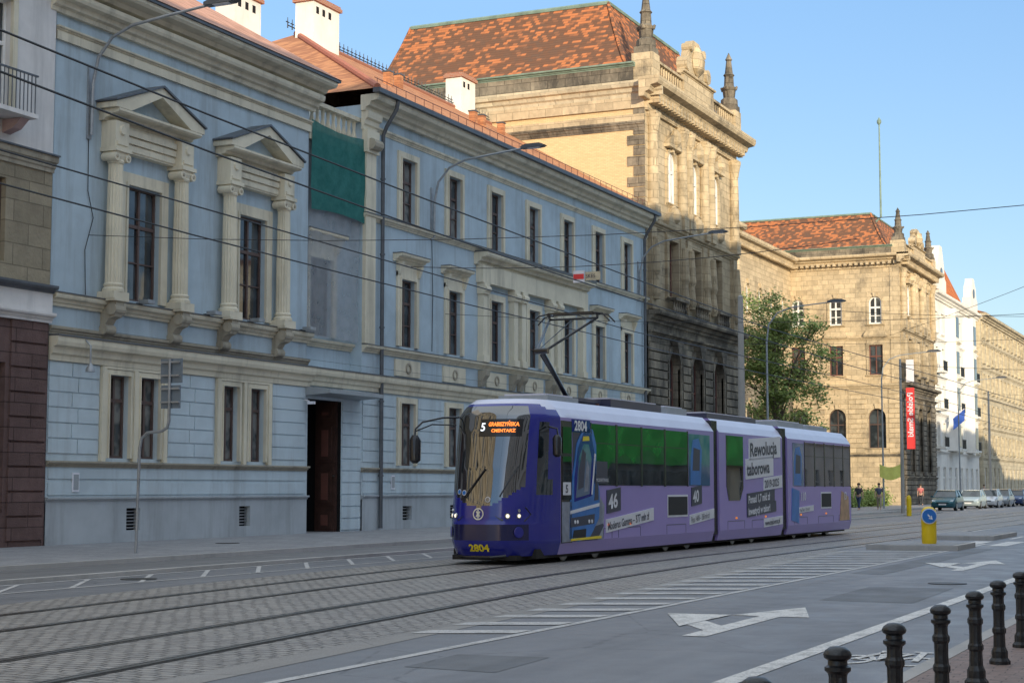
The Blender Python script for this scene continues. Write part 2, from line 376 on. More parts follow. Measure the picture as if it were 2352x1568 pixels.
# markings
mk=MB();Z=.006
def quad(p,m=LINE,z=None):mk.face([(x,y,Z if z is None else z) for x,y in p],m)
def strip(x0,x1,y,w=.14,m=None):quad([(x0,y-w/2),(x1,y-w/2),(x1,y+w/2),(x0,y+w/2)],m or LINE)
strip(0,62,4.15,.2)
for i in range(30):strip(66+i*4,68+i*4,4.15)
strip(9.5,43.2,7.55,.12,LINEF)
x=16.3
while x<42.5:
    e=interp(x,edge)-.1
    if e-7.65>.3:quad([(x,e-.03),(x+.45,e-.03),(x+.45+(e-7.63)*.45,7.63),(x+(e-7.63)*.45,7.63)],LINEF,z=.009)
    x+=1.2
for i in range(8):strip(46+i*8,49+i*8,7.5)
strip(60,170,10.1)
for i in range(6):quad([(47.4,2.9+i*.95),(51.4,2.9+i*.95),(51.4,3.4+i*.95),(47.4,3.4+i*.95)])
strip(14,60,17.55,.1,LINEF);strip(14,60,18.95,.1,LINEF)
x=16.
while x<46:
    quad([(x,17.61),(x+.16,17.61),(x+2.16,18.89),(x+2.,18.89)],LINEF);x+=1.8
def arrow(x,y,k=1.,w=1.):
    P=lambda a,b:(x+a*k,y+b*w)
    quad([P(.0,-.12),P(3.2,-.12),P(3.2,.12),P(0,.12)]);quad([P(3.2,-.45),P(5.0,.0),P(3.2,.45)])
    quad([P(.8,.12),P(1.5,.12),P(2.2,.5),P(1.5,.5)]);quad([P(1.2,.5),P(3.2,.46),P(3.1,1.2)],z=Z+.004)
arrow(17.3,5.75,.95,1.1);arrow(33.,5.6)
mk.obj('road_markings')['kind']='structure'
bk=MB()
def ring(cx,cy,rx,ry,w,n=20):
    for i in range(n):
        a,b=2*pi*i/n,2*pi*(i+1)/n
        bk.face([(cx+rx*cos(a),cy+ry*sin(a),.007),(cx+rx*cos(b),cy+ry*sin(b),.007),(cx+(rx-w*1.8)*cos(b),cy+(ry-w)*sin(b),.007),(cx+(rx-w*1.8)*cos(a),cy+(ry-w)*sin(a),.007)],LINE)
ring(15.6,3.62,.42,.2,.055);ring(15.6,3.05,.42,.2,.055)
for (a,b,c,d) in((15.6,3.62,16.3,3.48),(16.3,3.48,16.3,3.2),(15.6,3.05,16.45,3.12),(15.6,3.36,16.3,3.2),(15.6,3.62,15.6,3.36),(15.6,3.36,16.5,3.5),(16.45,3.03,16.5,3.22)):
    L=hypot(c-a,d-b);nx,ny=-(d-b)/L*.035,(c-a)/L*.035
    bk.face([(a+nx,b+ny,.01),(c+nx,d+ny,.01),(c-nx,d-ny,.01),(a-nx,b-ny,.01)],LINE)
bk.obj('bicycle_lane_symbol')['kind']='structure'
for nm,(xa,xb,ya,yb) in(('traffic_island',(43.2,46.6,7.35,9.7)),('crossing_island',(52.3,58,7.8,10.0))):
    P=[(xa+.3,ya),(xb-.3,ya),(xb,ya+.3),(xb,yb-.3),(xb-.3,yb),(xa+.3,yb),(xa,yb-.7),(xa,ya+.7)]
    q=MB();q.plan(P,-.02,.13,KERB);cx=(xa+xb)/2;cy=(ya+yb)/2
    q.plan([(cx+(a-cx)*.9,cy+(b-cy)*.86) for a,b in P],.12,.137,PAVE);q.obj(nm)['kind']='structure'
# ------------------------------------------------------------------ left palace
Y0=28.5;G=.14
T=FT(Y0)
def palace():
    o=(40,Y0,G);R=root('palace_building',o,'pale blue palace with pedimented windows beside the tram street','building')
    XW=(37.45,42.9)
    ops=[(x-.75,x+.75,6.75,9.95) for x in XW]+[(36.05,36.95,2.4,4.65),(37.4,38.3,2.4,4.65),(41.4,42.25,2.4,4.65),(42.85,43.7,2.4,4.65),(36.9,37.5,.45,1.05),(42.35,42.95,.45,1.05)]
    w=MB(T,o);xl=33.6
    w.wall(xl,46.2,5.5,14.2,ops,BLUE);w.wall(xl,46.2,2.3,5.5,ops,BLUEL);w.wall(xl,46.2,1.3,2.3,ops,BLUEL,d0=.02);w.wall(xl,46.2,.0,1.3,ops,PLINTH,d0=.06)
    w.box(xl,46.2,-14,-.35,0,14.2,BLUE)
    w.box(46.19,46.2,-.35,0,0,14.2,BLUE)
    w.obj('wall',R)
    t=MB(T,o)
    for z in[2.5+.4*i for i in range(6)]:
        for a,b in((33.65,35.7),(38.75,41.0),(44.15,46.15)):
            n=2 if b-a>2 else 1
            for k in range(n):
                off=.15 if round(z*10)%8<4 else -.1
                x0=a+(b-a)*k/n+(off if k else 0);x1=a+(b-a)*(k+1)/n+(off if k+1<n else 0)
                t.box(x0+.02,x1-.02,0,.032,z,z+.36,BLUEL)
    t.box(33.7,46.1,.02,.05,1.42,1.75,BLUEL);t.box(33.7,46.1,.02,.05,1.84,2.1,BLUEL)
    t.obj('rusticated_courses',R)
    c=MB(T,o)
    c.cor(xl,46.25,2.14,2.3,.16,TRIMD);c.cor(xl,46.25,1.2,1.36,.14,PLINTH)
    c.cor(xl,46.3,4.88,5.5,.34,TRIM);c.box(xl,46.32,0,.37,5.502,5.54,SLATE)
    c.cor(xl,46.25,6.3,6.62,.26,TRIM);c.box(xl,46.26,0,.29,6.622,6.65,SLATE)
    c.cor(xl,46.25,5.56,5.78,.12,TRIMD)
    c.box(xl,46.22,.0,.08,13.3,13.52,TRIM);c.cor(xl,46.25,13.53,13.66,.14,TRIM)
    c.cor(33.3,46.4,14.0,14.5,.5,TRIM);c.cor(33.0,46.6,14.5,14.95,.85,TRIM)
    c.box(32.9,46.7,0,.92,14.952,15.03,SLATE)
    c.obj('cornice',R)
    r=MB(T,o);a=.95
    r.mesh([(33,a,15.04),(46.75,a,15.04),(43.5,-7,19.9),(33,-7,19.9),(46.75,-14,15.04),(33,-14,15.04)],[(0,1,2,3),(1,4,2),(2,4,5,3)],TILEK)
    r.obj('roof',R)
    for xc in XW:
        window(R,T,o,xc-.75,xc+.75,6.75,9.95,gl=GL,cols=2,rows=(.66,.34),sur=.34,sill=False,pd=.06)
        p=MB(T,o);CX=1.5
        for sx in(-CX,CX):
            x=xc-.1+sx
            p.box(x-.33,x+.33,0,.56,6.66,6.85,TRIM);p.lathe(x,.28,[(.3,6.85),(.3,6.93),(.245,6.98),(.27,7.05),(.235,7.1)],20,TRIM)
            p.lathe(x,.28,[(.23,7.1),(.225,8.6),(.2,10.35)],32,TRIM,.1)
            p.lathe(x,.28,[(.215,10.35),(.235,10.41),(.215,10.45),(.26,10.56)],20,TRIM)
            for q in(-.24,.24):p.cyl((x+q,.06,10.52),(x+q,.52,10.52),.12,.12,12,TRIM);p.cyl((x+q,.52,10.52),(x+q,.55,10.52),.055,.04,10,TRIMD)
            p.box(x-.26,x+.26,.06,.5,10.54,10.66,TRIM);p.box(x-.33,x+.33,.0,.56,10.66,10.77,TRIM)
            p.box(x-.29,x+.29,0,.48,10.77,11.5,TRIM);p.cyl((x,.48,11.25),(x,.53,11.25),.14,.11,12,TRIM);p.box(x-.22,x+.22,.48,.51,10.85,10.94,TRIM)
        x=xc-.1
        p.box(x-1.2,x+1.2,0,.24,10.77,11.5,TRIM)
        for k,z in enumerate((10.82,11.03,11.24)):p.box(x-1.19,x+1.19,.24,.27+.03*k,z,z+.16,TRIM)
        p.cor(x-1.9,x+1.9,11.51,11.8,.68,TRIM)
        L=2.02
        for g_ in(-1,1):
            p.prism([(x+g_*L,11.81),(x+g_*(L-.0),11.96),(x,12.74),(x,12.47),(x+g_*(L-.65),11.81)],0,.68,TRIM)
            p.prism([(x+g_*(L+.05),11.97),(x+g_*(L+.05),12.02),(x,12.81),(x,12.75)],0,.74,SLATE)
        p.prism([(x-L+.7,11.81),(x+L-.7,11.81),(x,12.46)],0,.22,BLUE)
        p.obj('aedicule',R)
        for sx in(-CX,CX):
            x=xc-.1+sx;q=MB(T,o)
            q.prof([(0,6.6),(0,5.7),(.1,5.66),(.18,5.78),(.18,5.98),(.28,6.12),(.46,6.18),(.54,6.36),(.52,6.6)],x-.17,x+.17,TRIMD)
            q.cyl((x-.22,.4,6.38),(x+.22,.4,6.38),.16,.16,14,TRIMD);q.cyl((x-.21,.12,5.84),(x+.21,.12,5.84),.14,.14,14,TRIMD)
            q.box(x-.31,x+.31,0,.58,6.6,6.66,TRIM);q.obj('console_bracket',R)
    for a,b in((36.05,36.95),(37.4,38.3),(41.4,42.25),(42.85,43.7)):
        window(R,T,o,a,b,2.4,4.65,gl=GLC,rows=(.7,),sur=.14,sill=False)
    for a,b in((35.72,38.63),(41.08,44.03)):
        s=MB(T,o)
        s.box(a,a+.18,0,.11,2.31,4.86,TRIM);s.box(b-.18,b,0,.11,2.31,4.86,TRIM);m=(a+b)/2;s.box(m-.08,m+.08,0,.11,2.31,4.8,TRIM);s.box(a+.18,b-.18,0,.1,4.8,4.87,TRIM)
        s.obj('paired_window_surround',R)
    for a in(36.9,42.35):
        q=MB(T,o);q.box(a,a+.6,-.2,-.15,.45,1.05,DARK)
        for k in range(6):q.box(a,a+.6,-.12,-.06,.5+.09*k,.53+.09*k,GREYM)
        q.obj('basement_grille',R)
palace()
# ------------------------------------------------------------------ right wing
def wing():
    o=(64,Y0,G);R=root('wing_building',o,'long pale blue three storey wing with orange tiled roof','building')
    B=[53.1+3.8*i for i in range(7)];w=MB(T,o);ops=[]
    for x in B:ops+=[(x-.57,x+.57,11.25,13.6),(x-.57,x+.57,6.7,9.15),(x-.55,x+.55,2.4,4.65)]
    bas=[(x-.35,x+.35,.45,.95) for x in B];gate=[(46.3,48.45,.0,4.5)]
    w.wall(49.8,78.65,5.5,15.0,ops,BLUE);w.wall(49.8,78.65,2.3,5.5,ops,BLUEL);w.wall(49.8,78.65,1.3,2.3,ops,BLUEL,d0=.02);w.wall(49.8,78.65,0,1.3,bas,PLINTH,d0=.06)
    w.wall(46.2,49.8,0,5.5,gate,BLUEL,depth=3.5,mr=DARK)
    w.box(46.2,49.8,-.8,.0,5.42,5.5,BLUEL)
    w.wall(46.2,49.8,5.5,13.4,[(46.95,48.45,6.7,9.3)],BLUE,d0=-.45)
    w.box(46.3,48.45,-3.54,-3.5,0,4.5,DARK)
    w.box(49.79,49.8,-.45,0,5.5,15,BLUE)
    w.box(49.8,78.65,-18,-.35,0,15.,BLUE);w.box(46.21,49.79,-18,-3.6,0,13.4,BLUE);w.box(46.21,49.79,-3.6,-.8,5.5,13.4,BLUE)
    w.obj('wall',R)
    t=MB(T,o)
    for z in[2.5+.4*i for i in range(6)]:
        E=[49.85]+[e for x in B for e in(x-.85,x+.85)]+[78.6]
        for a,b in zip(E[::2],E[1::2]):
            t.box(a+.03,b-.03,0,.032,z,z+.36,BLUEL)
    t.box(49.9,78.6,.02,.05,1.42,1.75,BLUEL);t.box(49.9,78.6,.02,.05,1.84,2.1,BLUEL)
    for z in[.2+.4*i for i in range(12)]:t.box(48.5,49.75,0,.032,z,z+.36,BLUEL)
    t.obj('rusticated_courses',R)
    c=MB(T,o)
    c.cor(49.8,78.7,2.14,2.3,.16,TRIMD);c.cor(49.8,78.7,1.2,1.36,.14,PLINTH)
    c.cor(46.3,78.7,4.95,5.5,.3,TRIM);c.box(46.3,78.72,0,.33,5.502,5.54,SLATE)
    c.cor(49.8,78.7,6.3,6.55,.24,TRIM);c.box(49.8,78.7,0,.26,6.552,6.575,SLATE)
    c.cor(49.75,78.7,10.95,11.16,.2,TRIM);c.box(49.75,78.7,0,.23,11.162,11.19,SLATE)
    c.cor(49.75,78.7,14.15,14.35,.14,TRIM);c.cor(49.6,78.7,14.75,15.3,.7,TRIM)
    c.box(49.4,78.7,.6,.86,15.3,15.46,SLATE)
    c.box(49.8,50.5,0,.14,6.6,13.3,TRIM);c.box(49.72,50.58,0,.22,13.3,14.1,TRIM);c.cor(49.65,50.65,14.1,14.74,.3,TRIM)
    c.cyl((49.85,.28,13.6),(50.45,.28,13.6),.2,.2,10,TRIMD)
    c.box(58.9,70.1,0,.3,9.75,10.45,TRIM);c.cor(58.7,70.3,10.46,10.94,.6,TRIM);c.box(58.68,70.32,0,.64,10.942,11.0,SLATE)
    for x in(59.25,62.2,63.0,66.0,66.8,69.75):
        c.box(x-.2,x+.2,0,.26,6.6,9.3,TRIM);c.box(x-.26,x+.26,0,.34,9.3,9.74,TRIM);c.cyl((x-.24,.3,9.5),(x+.24,.3,9.5),.13,.13,10,TRIM);c.box(x-.26,x+.26,0,.32,6.58,6.85,TRIM)
        c.prof([(0,6.25),(0,5.6),(.12,5.6),(.2,5.85),(.36,6.05),(.4,6.25)],x-.18,x+.18,TRIMD)
    for x in B:
        c.box(x-.95,x+.95,0,.07,5.62,6.22,TRIM)
        for k in range(14):
            a,b=2*pi*k/14,2*pi*(k+1)/14
            c.prism([(x+.2*cos(a),5.92+.2*sin(a)),(x+.2*cos(b),5.92+.2*sin(b)),(x+.13*cos(b),5.92+.13*sin(b)),(x+.13*cos(a),5.92+.13*sin(a))],.07,.11,TRIMD)
    c.obj('cornice',R)
    c=MB(FT(Y0+.45),o);c.cor(46.3,49.8,6.3,6.55,.2,TRIM);c.obj('recess_moulding',R)
    for i,x in enumerate(B):
        window(R,T,o,x-.57,x+.57,11.25,13.6,gl=random.choice([GL,GLC]),rows=(.66,.33),sur=.24,sill=False)
        window(R,T,o,x-.57,x+.57,6.7,9.15,gl=random.choice([GL,GLC]),rows=(.66,.33),sur=.26,hood='flat' if i in(0,1,5,6) else None,sill=False)
        window(R,T,o,x-.55,x+.55,2.4,4.65,gl=GLC,rows=(.66,),sur=.2,sill=False)
        q=MB(T,o);q.box(x-.35,x+.35,-.2,-.16,.45,.95,DARK)
        for k in range(4):q.box(x-.35,x+.35,-.12,-.06,.52+.11*k,.55+.11*k,GREYM)
        q.obj('basement_grille',R)
    T2=FT(Y0+.45);window(R,T2,o,46.95,48.45,6.7,9.3,gl=GL,rows=(.66,.33),sur=.26,hood='flat',sill=False)
    b=MB(T,o);balus(b,46.25,49.75,-.1,13.45,14.5,TRIM);b.box(46.2,49.8,-.45,.05,13.1,13.44,TRIM);b.obj('balustrade',R)
    d=MB(T,o)
    d.box(48.36,48.43,-.95,-.12,.0,4.49,DOORM)
    for z,h in((.15,.75),(1.0,1.3),(2.45,1.3),(3.85,.5)):
        q=-.88;d.box(48.33,48.36,q,q+.7,z,z+h,DOORM);d.box(48.29,48.33,q+.1,q+.6,z+.1,z+h-.1,DOORM);d.box(48.27,48.29,q+.22,q+.48,z+.2,z+h-.2,FRR)
    d.cyl((48.25,-.2,2.),(48.36,-.2,2.),.03,.03,8,RAIL);d.obj('door',R,label='open dark brown carved gate leaf')
    k=MB(T,o);k.prof([(0,4.6),(0,4.9),(.95,4.78),(.95,4.66)],46.1,49.7,GREYP);k.obj('canopy',R)
    r=MB(T,o);e=.72
    zr=20.9
    r.mesh([(49.5,e,15.47),(78.65,e,15.47),(78.65,-8.7,zr),(59.2,-8.7,zr),(49.5,-18.2,15.47),(78.65,-18.2,15.47)],[(0,1,2,3),(0,3,4),(3,2,5,4)],TILEO)
    r.cyl((49.5,e,15.5),(59.2,-8.7,zr+.03),.13,.13,8,simple('ridge_tile',(.5,.17,.1),.8));r.cyl((59.2,-8.7,zr+.03),(78.6,-8.7,zr+.03),.12,.12,8,simple('ridge_tile_dark',(.34,.15,.1),.8))
    ro=r.obj('roof',R)
    f=MB(T,o);x=58.5
    while x<78.4:
        f.cyl((x,-8.7,zr+.1),(x,-8.7,zr+.55),.03,.015,5,BLK);f.cyl((x-.12,-8.7,zr+.35),(x+.12,-8.7,zr+.35),.025,.025,4,BLK);x+=.36
    f.cyl((58.5,-8.7,zr+.22),(78.5,-8.7,zr+.22),.025,.025,4,BLK);f.obj('ridge_cresting',ro)
    f=MB(T,o)
    for k in range(40):
        x=50.5+k*.72;f.cyl((x,.15,15.8),(x,.15,16.1),.012,.012,4,FRR)
    f.cyl((50.3,.15,16.08),(78.5,.15,16.08),.015,.015,4,FRR);f.obj('snow_guard',ro)
    for xx,yy in((57,-3),(60.8,-4.6),(66,-3.6),(66.9,-3.6),(72,-5)):
        f=MB(T,o);zz=15.47+(e-yy)*.576;f.box(xx-.15,xx+.15,yy-.15,yy+.15,zz-.3,zz+.5,TILEO);f.box(xx-.18,xx+.18,yy-.18,yy+.18,zz+.502,zz+.56,SLATE);f.obj('roof_vent',ro)
    for xx,yy,wd,zt in((53.2,-7.6,.9,20.9),(59.6,-7.9,1.05,22.3),(75.,-8.7,.8,22.7)):
        f=MB(T,o);f.box(xx-wd,xx+wd,yy-.45,yy+.45,15.6,zt-.25,WHITEB);f.box(xx-wd-.1,xx+wd+.1,yy-.55,yy+.55,zt-.25,zt-.1,BRICKR);f.box(xx-wd-.04,xx+wd+.04,yy-.5,yy+.5,zt-.1,zt,BRICKR)
        for q in range(int(wd*3.5)):f.box(xx-wd+.2+.5*q,xx-wd+.42+.5*q,yy+.45,yy+.455,zt-.75,zt-.45,DARK)
        f.obj('chimney',ro)
    for xx in(50.95,78.1):
        f=MB(T,o);f.tube([(xx,.75,15.3),(xx,.7,15.0),(xx,.3,14.4),(xx,.16,14.1),(xx,.16,.2)],.075,10,SLATE)
        for z in(12.5,9.8,7.2,4.6,2.):f.cyl((xx,.16,z),(xx,.16,z+.06),.1,.1,10,SLATE)
        f.obj('drainpipe',R,smooth=True)
wing()
def net():
    NG=N('green_debris_net');c=NG.mix(NG.rng(NG.noise(3.,det=6.,r=.75),.35,.65),(.025,.14,.125),(.05,.20,.18));NG.out(c,.95,spec=.1);NG.b.inputs['Alpha'].default_value=.88;GM=NG.m
    VM=N('grey_veil');VM.out(VM.mix(VM.rng(VM.noise(3.,det=4.),.35,.65),(.5,.53,.56),(.40,.44,.47)),.85);VM.b.inputs['Alpha'].default_value=.42
    for nm,x0,x1,z0,z1,d,m,am,lab in(('debris_net',46.25,49.9,10.75,13.75,.08,GM,.012,'green debris netting stretched over recessed blue wall'),('protective_veil',46.3,49.7,6.6,13.1,-.08,VM.m,.02,'grey gauze veil hanging over recessed window bay')):
        q=MB(T,(48,Y0,z1));nx,nz=30,30
        P=lambda i,j:(x0+(x1-x0)*i/nx,d+am*sin(i*.8+j*.25)+am*.6*sin(j*.5+i*.2),z1+(z0-z1)*j/nz-(.12*sin(pi*i/nx)*(1-j/nz) if m is GM else 0)+(.1*sin(pi*i/nx)*(j/nz) if m is GM else 0))
        V=[P(i,j) for j in range(nz+1) for i in range(nx+1)]
        q.mesh(V,[(j*(nx+1)+i,j*(nx+1)+i+1,(j+1)*(nx+1)+i+1,(j+1)*(nx+1)+i) for j in range(nz) for i in range(nx)],m)
        q.obj(nm,smooth=True,label=lab,category='netting')
net()
# ------------------------------------------------------------------ leftmost building
def leftb():
    YL=28.4;o=(28,YL,G);T1=FT(YL);XE=33.52;R=root('office_house',o,'stone clad house with mauve granite shopfront and balcony','building')
    w=MB(T1,o);ops=[(30.8,31.95,1.0,4.7),(27,29.5,.2,4.7),(30.4,31.8,7.2,9.3),(30.7,31.8,10.9,13.8)]
    w.wall(22,XE,0,5.8,ops,GRANR,mr=GRANR);w.wall(22,XE,5.8,6.7,ops,WHITEP,d0=.1);w.wall(22,XE,6.7,9.7,ops,TANST);w.wall(22,XE,9.7,22,ops,WHITEP)
    w.box(22,XE,-14,-.35,0,22,WHITEP);w.box(XE-.01,XE,-.35,0,0,22,WHITEP);w.obj('wall',R)
    c=MB(T1,o);c.cor(22,XE,5.8,6.05,.25,WHITEP);c.cor(22,XE,6.5,6.75,.3,SLATE);c.cor(22,XE,9.7,10.1,.2,TRIMD);c.box(22,XE,0,.26,10.1,10.14,SLATE)
    for k in range(9):c.box(32.1,XE-.1,0,.05,.3+.62*k,.86+.62*k,GRANR)
    c.obj('cornice',R)
    window(R,T1,o,30.8,31.95,1.0,4.7,gl=GL);window(R,T1,o,30.4,31.8,7.2,9.3,gl=GL);window(R,T1,o,30.7,31.8,10.9,13.8,gl=GL,sur=.2,fr=FRW,sm=TRIM)
    b=MB(T1,o);b.box(28,32.0,0,.8,10.74,10.85,WHITEP);b.prof([(0,10.73),(.6,10.73),(.35,10.5),(0,10.4)],31.6,31.9,simple('pale_bracket',(.5,.36,.35),.8))
    x=28.
    while x<32.0:
        b.cyl((x,.75,10.85),(x,.75,11.8),.015,.015,6,SLATE);x+=.14
    b.box(28,32.0,.72,.78,11.8,11.84,SLATE);b.obj('balcony',R)
leftb()
# ------------------------------------------------------------------ sandstone building
def obelisk(mb,s,d,z0,h,m):
    mb.box(s-.5,s+.5,d-.5,d+.5,z0,z0+.35,m)
    k=h-.35
    mb.lathe(s,d,[(.52,z0+.35),(.5,z0+.35+.12*k),(.34,z0+.35+.16*k),(.4,z0+.35+.3*k),(.46,z0+.35+.34*k),(.3,z0+.35+.38*k),(.27,z0+.35+.55*k),(.34,z0+.35+.58*k),(.24,z0+.35+.62*k),(.15,z0+.35+.85*k),(.22,z0+.35+.87*k),(.16,z0+.35+.9*k),(.02,z0+h)],8,m,ph=pi/8)
    for a,b in((1,0),(-1,0),(0,1),(0,-1)):mb.cyl((s+a*.38,d+b*.38,z0+.35+.3*k),(s+a*.5,d+b*.5,z0+.35+.36*k),.12,.06,6,m)
def pavilion(R,o,x0,x1,side_brick,depth=15.5,zf=None):
    Bx=[(x0+x1)/2+k*3.85 for k in(-1,0,1)]
    TF=FT(Y0,zf);TS=FS(x0,zf);TI=(lambda a,b,c:(a,b,zf(c))) if zf else ID
    w=MB(TF,o);ops=[]
    for x in Bx:ops+=[(x-.95,x+.95,3.0,8.8,1),(x-.75,x+.75,11.6,14.6),(x-.62,x+.62,16.6,19.4,1)]
    w.wall(x0,x1,10,22,ops,SANDF,.45);w.wall(x0,x1,0,10,ops,SANDD,.5,d0=.1)
    w.box(x0+(.02 if side_brick else .6),x1,-depth,-.6,0,22,SANDD);w.box(x1-.01,x1,-.6,.1,0,22,SANDF);
    w.obj('front_wall',R)
    sw=MB(TS,o)
    if side_brick:
        sw.wall(Y0,Y0+depth,0,22,[],BRICKY)
        for i in range(40):
            z=.2+i*.54;wd=.95 if i%2 else .6
            if z<21:sw.box(Y0,Y0+wd,0,.05,z,z+.5,SANDD)
        sw.cor(Y0,Y0+depth,19.9,20.35,.16,SANDD);sw.box(Y0,Y0+depth,0,.08,20.35,20.7,SAND)
    else:
        so=[]
        for y in(30.6,34.05,37.4):so+=[(y-.75,y+.75,5.0,8.4,1),(y-.6,y+.6,11.3,13.9),(y-.55,y+.55,15.7,18.1,1)]
        sw.wall(Y0,38.2,10.,22,so,SAND,.3);sw.wall(Y0,38.2,0,10.,so,SAND,.35,d0=.06)
        sw.cor(Y0,38.,10.,10.55,.35,SAND);sw.cor(Y0,38.,14.35,14.6,.2,SAND);sw.cor(Y0,38,4.2,4.5,.2,SANDD);sw.box(Y0,Y0+.8,0,.07,10.6,21,SAND)
        for i in range(13):
            z=4.6+i*.42
            E=[Y0+.1]+[e for y in(30.6,34.05,37.4) for e in(y-1.,y+1.)]
            for a,b in zip(E[::2],E[1::2]):sw.box(a,b,.06,.12,z,z+.37,SAND)
        for y in(30.6,34.05,37.4):
            window(R,TS,o,y-.75,y+.75,5.,8.4,d=-.25,gl=GL,fr=FRB,rows=(.6,),sur=.25,sm=SAND,arch=True)
            window(R,TS,o,y-.6,y+.6,11.3,13.9,d=-.15,gl=GL,fr=FRR,rows=(.62,),sur=.22,hood='seg',sm=SAND,fw=.1)
            window(R,TS,o,y-.55,y+.55,15.7,18.1,d=-.12,gl=GL,fr=FRW,rows=(.6,.3),sur=.2,sm=SAND,arch=True,fw=.13)
    sw.box(Y0-.01,Y0+depth,0,.12,21.0,21.6,SAND);sw.cor(Y0-1.0,Y0+depth,21.6,22.4,.9 if not side_brick else .4,SANDL if side_brick else SAND)
    if not side_brick:
        for i in range(20):sw.box(Y0+.1+i*.48,Y0+.34+i*.48,.12,.6,21.3,21.6,SAND)
    sw.box(Y0+.6,Y0+depth,-.3,.08,22.4,23.2,SANDD);sw.cor(Y0+.5,Y0+depth,23.2,23.42,.3,COPPER)
    sw.obj('side_wall',R)
    c=MB(TF,o)
    c.cor(x0-.05,x1+.05,10,10.6,.75,SANDD);c.cor(x0,x1,14.95,15.3,.3,SANDF);c.cor(x0,x1,9.3,9.6,.3,SANDD,b=.1);c.cor(x0,x1,2.3,2.6,.2,SANDD,b=.1)
    for i in range(5):c.box(x0,x1,.1,.16,.2+i*.42,.55+i*.42,SANDD)
    for z in[2.7+.45*i for i in range(14)]:
        E=[x0+.05]+[e for x in Bx for e in(x-1.1,x+1.1)]+[x1-.05]
        for a,b in zip(E[::2],E[1::2]):c.box(a,b,.1,.2,z,z+.39,SANDD)
    c.box(x0,x1,0,.15,20.9,21.4,SANDF);c.cor(x0-.9,x1+.9,21.4,22.4,1.1,SANDF)
    n=int((x1-x0)/.5)
    for i in range(n):c.box(x0+.1+i*.5,x0+.36+i*.5,.15,.75,21.25,21.62,SANDF)
    E=[x0+.7]+[(a+b)/2+k for a,b in zip(Bx,Bx[1:]) for k in(-.55,.55)]+[x1-.7]
    for x in E:
        c.box(x-.38,x+.38,0,.45,15.3,16.1,SANDF);c.lathe(x,.18,[(.3,16.1),(.28,18.5),(.25,19.9)],16,SANDF);c.lathe(x,.2,[(.26,19.9),(.3,20.2),(.42,20.75)],12,SANDF);c.box(x-.4,x+.4,0,.5,20.75,20.9,SANDF)
        c.box(x-.36,x+.36,0,.22,10.7,14.95,SANDF);c.lathe(x,.26,[(.22,11.2),(.3,11.5),(.2,12.4),(.3,12.7),(.2,14.4)],10,SANDF)
    for x in Bx:
        c.prism([(x-.55,9.25),(x+.55,9.25),(x+.25,8.6),(x-.25,8.6)],.1,.5,SANDD)
        balus(c,x-1.1,x+1.1,.6,10.6,11.5,SANDD)
        c.lathe(x,.15,[(.05,15.4),(.38,15.7),(.42,16.0),(.3,16.3),(.1,16.5)],10,SANDF)
        c.prism([(x+1.0*cos(k*pi/10),19.55+.75*sin(k*pi/10)) for k in range(11)],0,.35,SANDF)
        c.lathe(x,.3,[(.1,19.6),(.34,19.9),(.3,20.3),(.12,20.6)],8,SANDF)
    c.obj('cornice',R)
    for x in Bx:
        window(R,TF,o,x-.95,x+.95,3.0,8.8,d=-.35,gl=GL,fr=FRR,rows=(.65,.35),arch=True,sur=.3,sm=SANDD,pd=.2)
        window(R,TF,o,x-.75,x+.75,11.6,14.6,d=-.3,gl=GL,fr=FRR,rows=(.66,.33),sur=.25,sm=SANDF,hood='seg',pd=.15)
        window(R,TF,o,x-.62,x+.62,16.6,19.4,d=-.08,gl=GLW,fr=FRW,rows=(.62,),arch=True,sur=.22,sm=SANDF,pd=.1,fw=.12)
    p=MB(TF,o);xm=(x0+x1)/2
    for a,b in((x0+1.1,xm-2.6),(xm+2.6,x1-1.1)):balus(p,a,b,.35,22.4,23.7,SANDF,.35)
    for a in(x0+.0,x1-1.1):p.box(a,a+1.1,-.7,.45,22.4,23.9,SANDF)
    p.box(xm-2.6,xm+2.6,-.3,.4,22.4,23.9,SANDF);p.cor(xm-2.8,xm+2.8,23.9,24.15,.3,SANDF,b=.2)
    p.prism([(xm-2.1,24.16),(xm+2.1,24.16),(xm+2.0,24.9),(xm+1.4,25.2),(xm+1.1,25.9),(xm+.5,26.3),(xm-.5,26.3),(xm-1.1,25.9),(xm-1.4,25.2),(xm-2.0,24.9)],-.2,.25,SANDF)
    p.lathe(xm,.3,[(.1,24.3),(.7,24.7),(.8,25.2),(.5,25.8),(.1,26.1)],10,SANDF,sy=.5)
    for g_ in(-1,1):p.cyl((xm+g_*1.75,-.2,24.7),(xm+g_*1.75,.4,24.7),.42,.42,12,SANDF);p.cyl((xm+g_*1.05,-.2,25.8),(xm+g_*1.05,.4,25.8),.25,.25,10,SANDF)
    p.obj('parapet',R)
    for a in(x0+.55,x1-.55):
        f=MB(TF,o);obelisk(f,a,-.1,23.9,3.6,SANDD);f.obj('obelisk_finial',R)
    r=MB(TI,o)
    ya,yb=Y0+.7,Y0+depth+(1.3 if side_brick else 0);rings=[]
    for z,i in((23.3,.35),(23.9,.75),(24.9,1.2),(26.2,1.7),(27.4,2.1)):
        rings.append([(x0+i,ya+i,z),(x1-i,ya+i,z),(x1-i,yb-i,z),(x0+i,yb-i,z)])
    for A,B_ in zip(rings,rings[1:]):
        for k in range(4):r.face([A[k],A[(k+1)%4],B_[(k+1)%4],B_[k]],TILEP)
    A=rings[-1];r.face([(a,b,c_+.12) for a,b,c_ in A],COPPER)
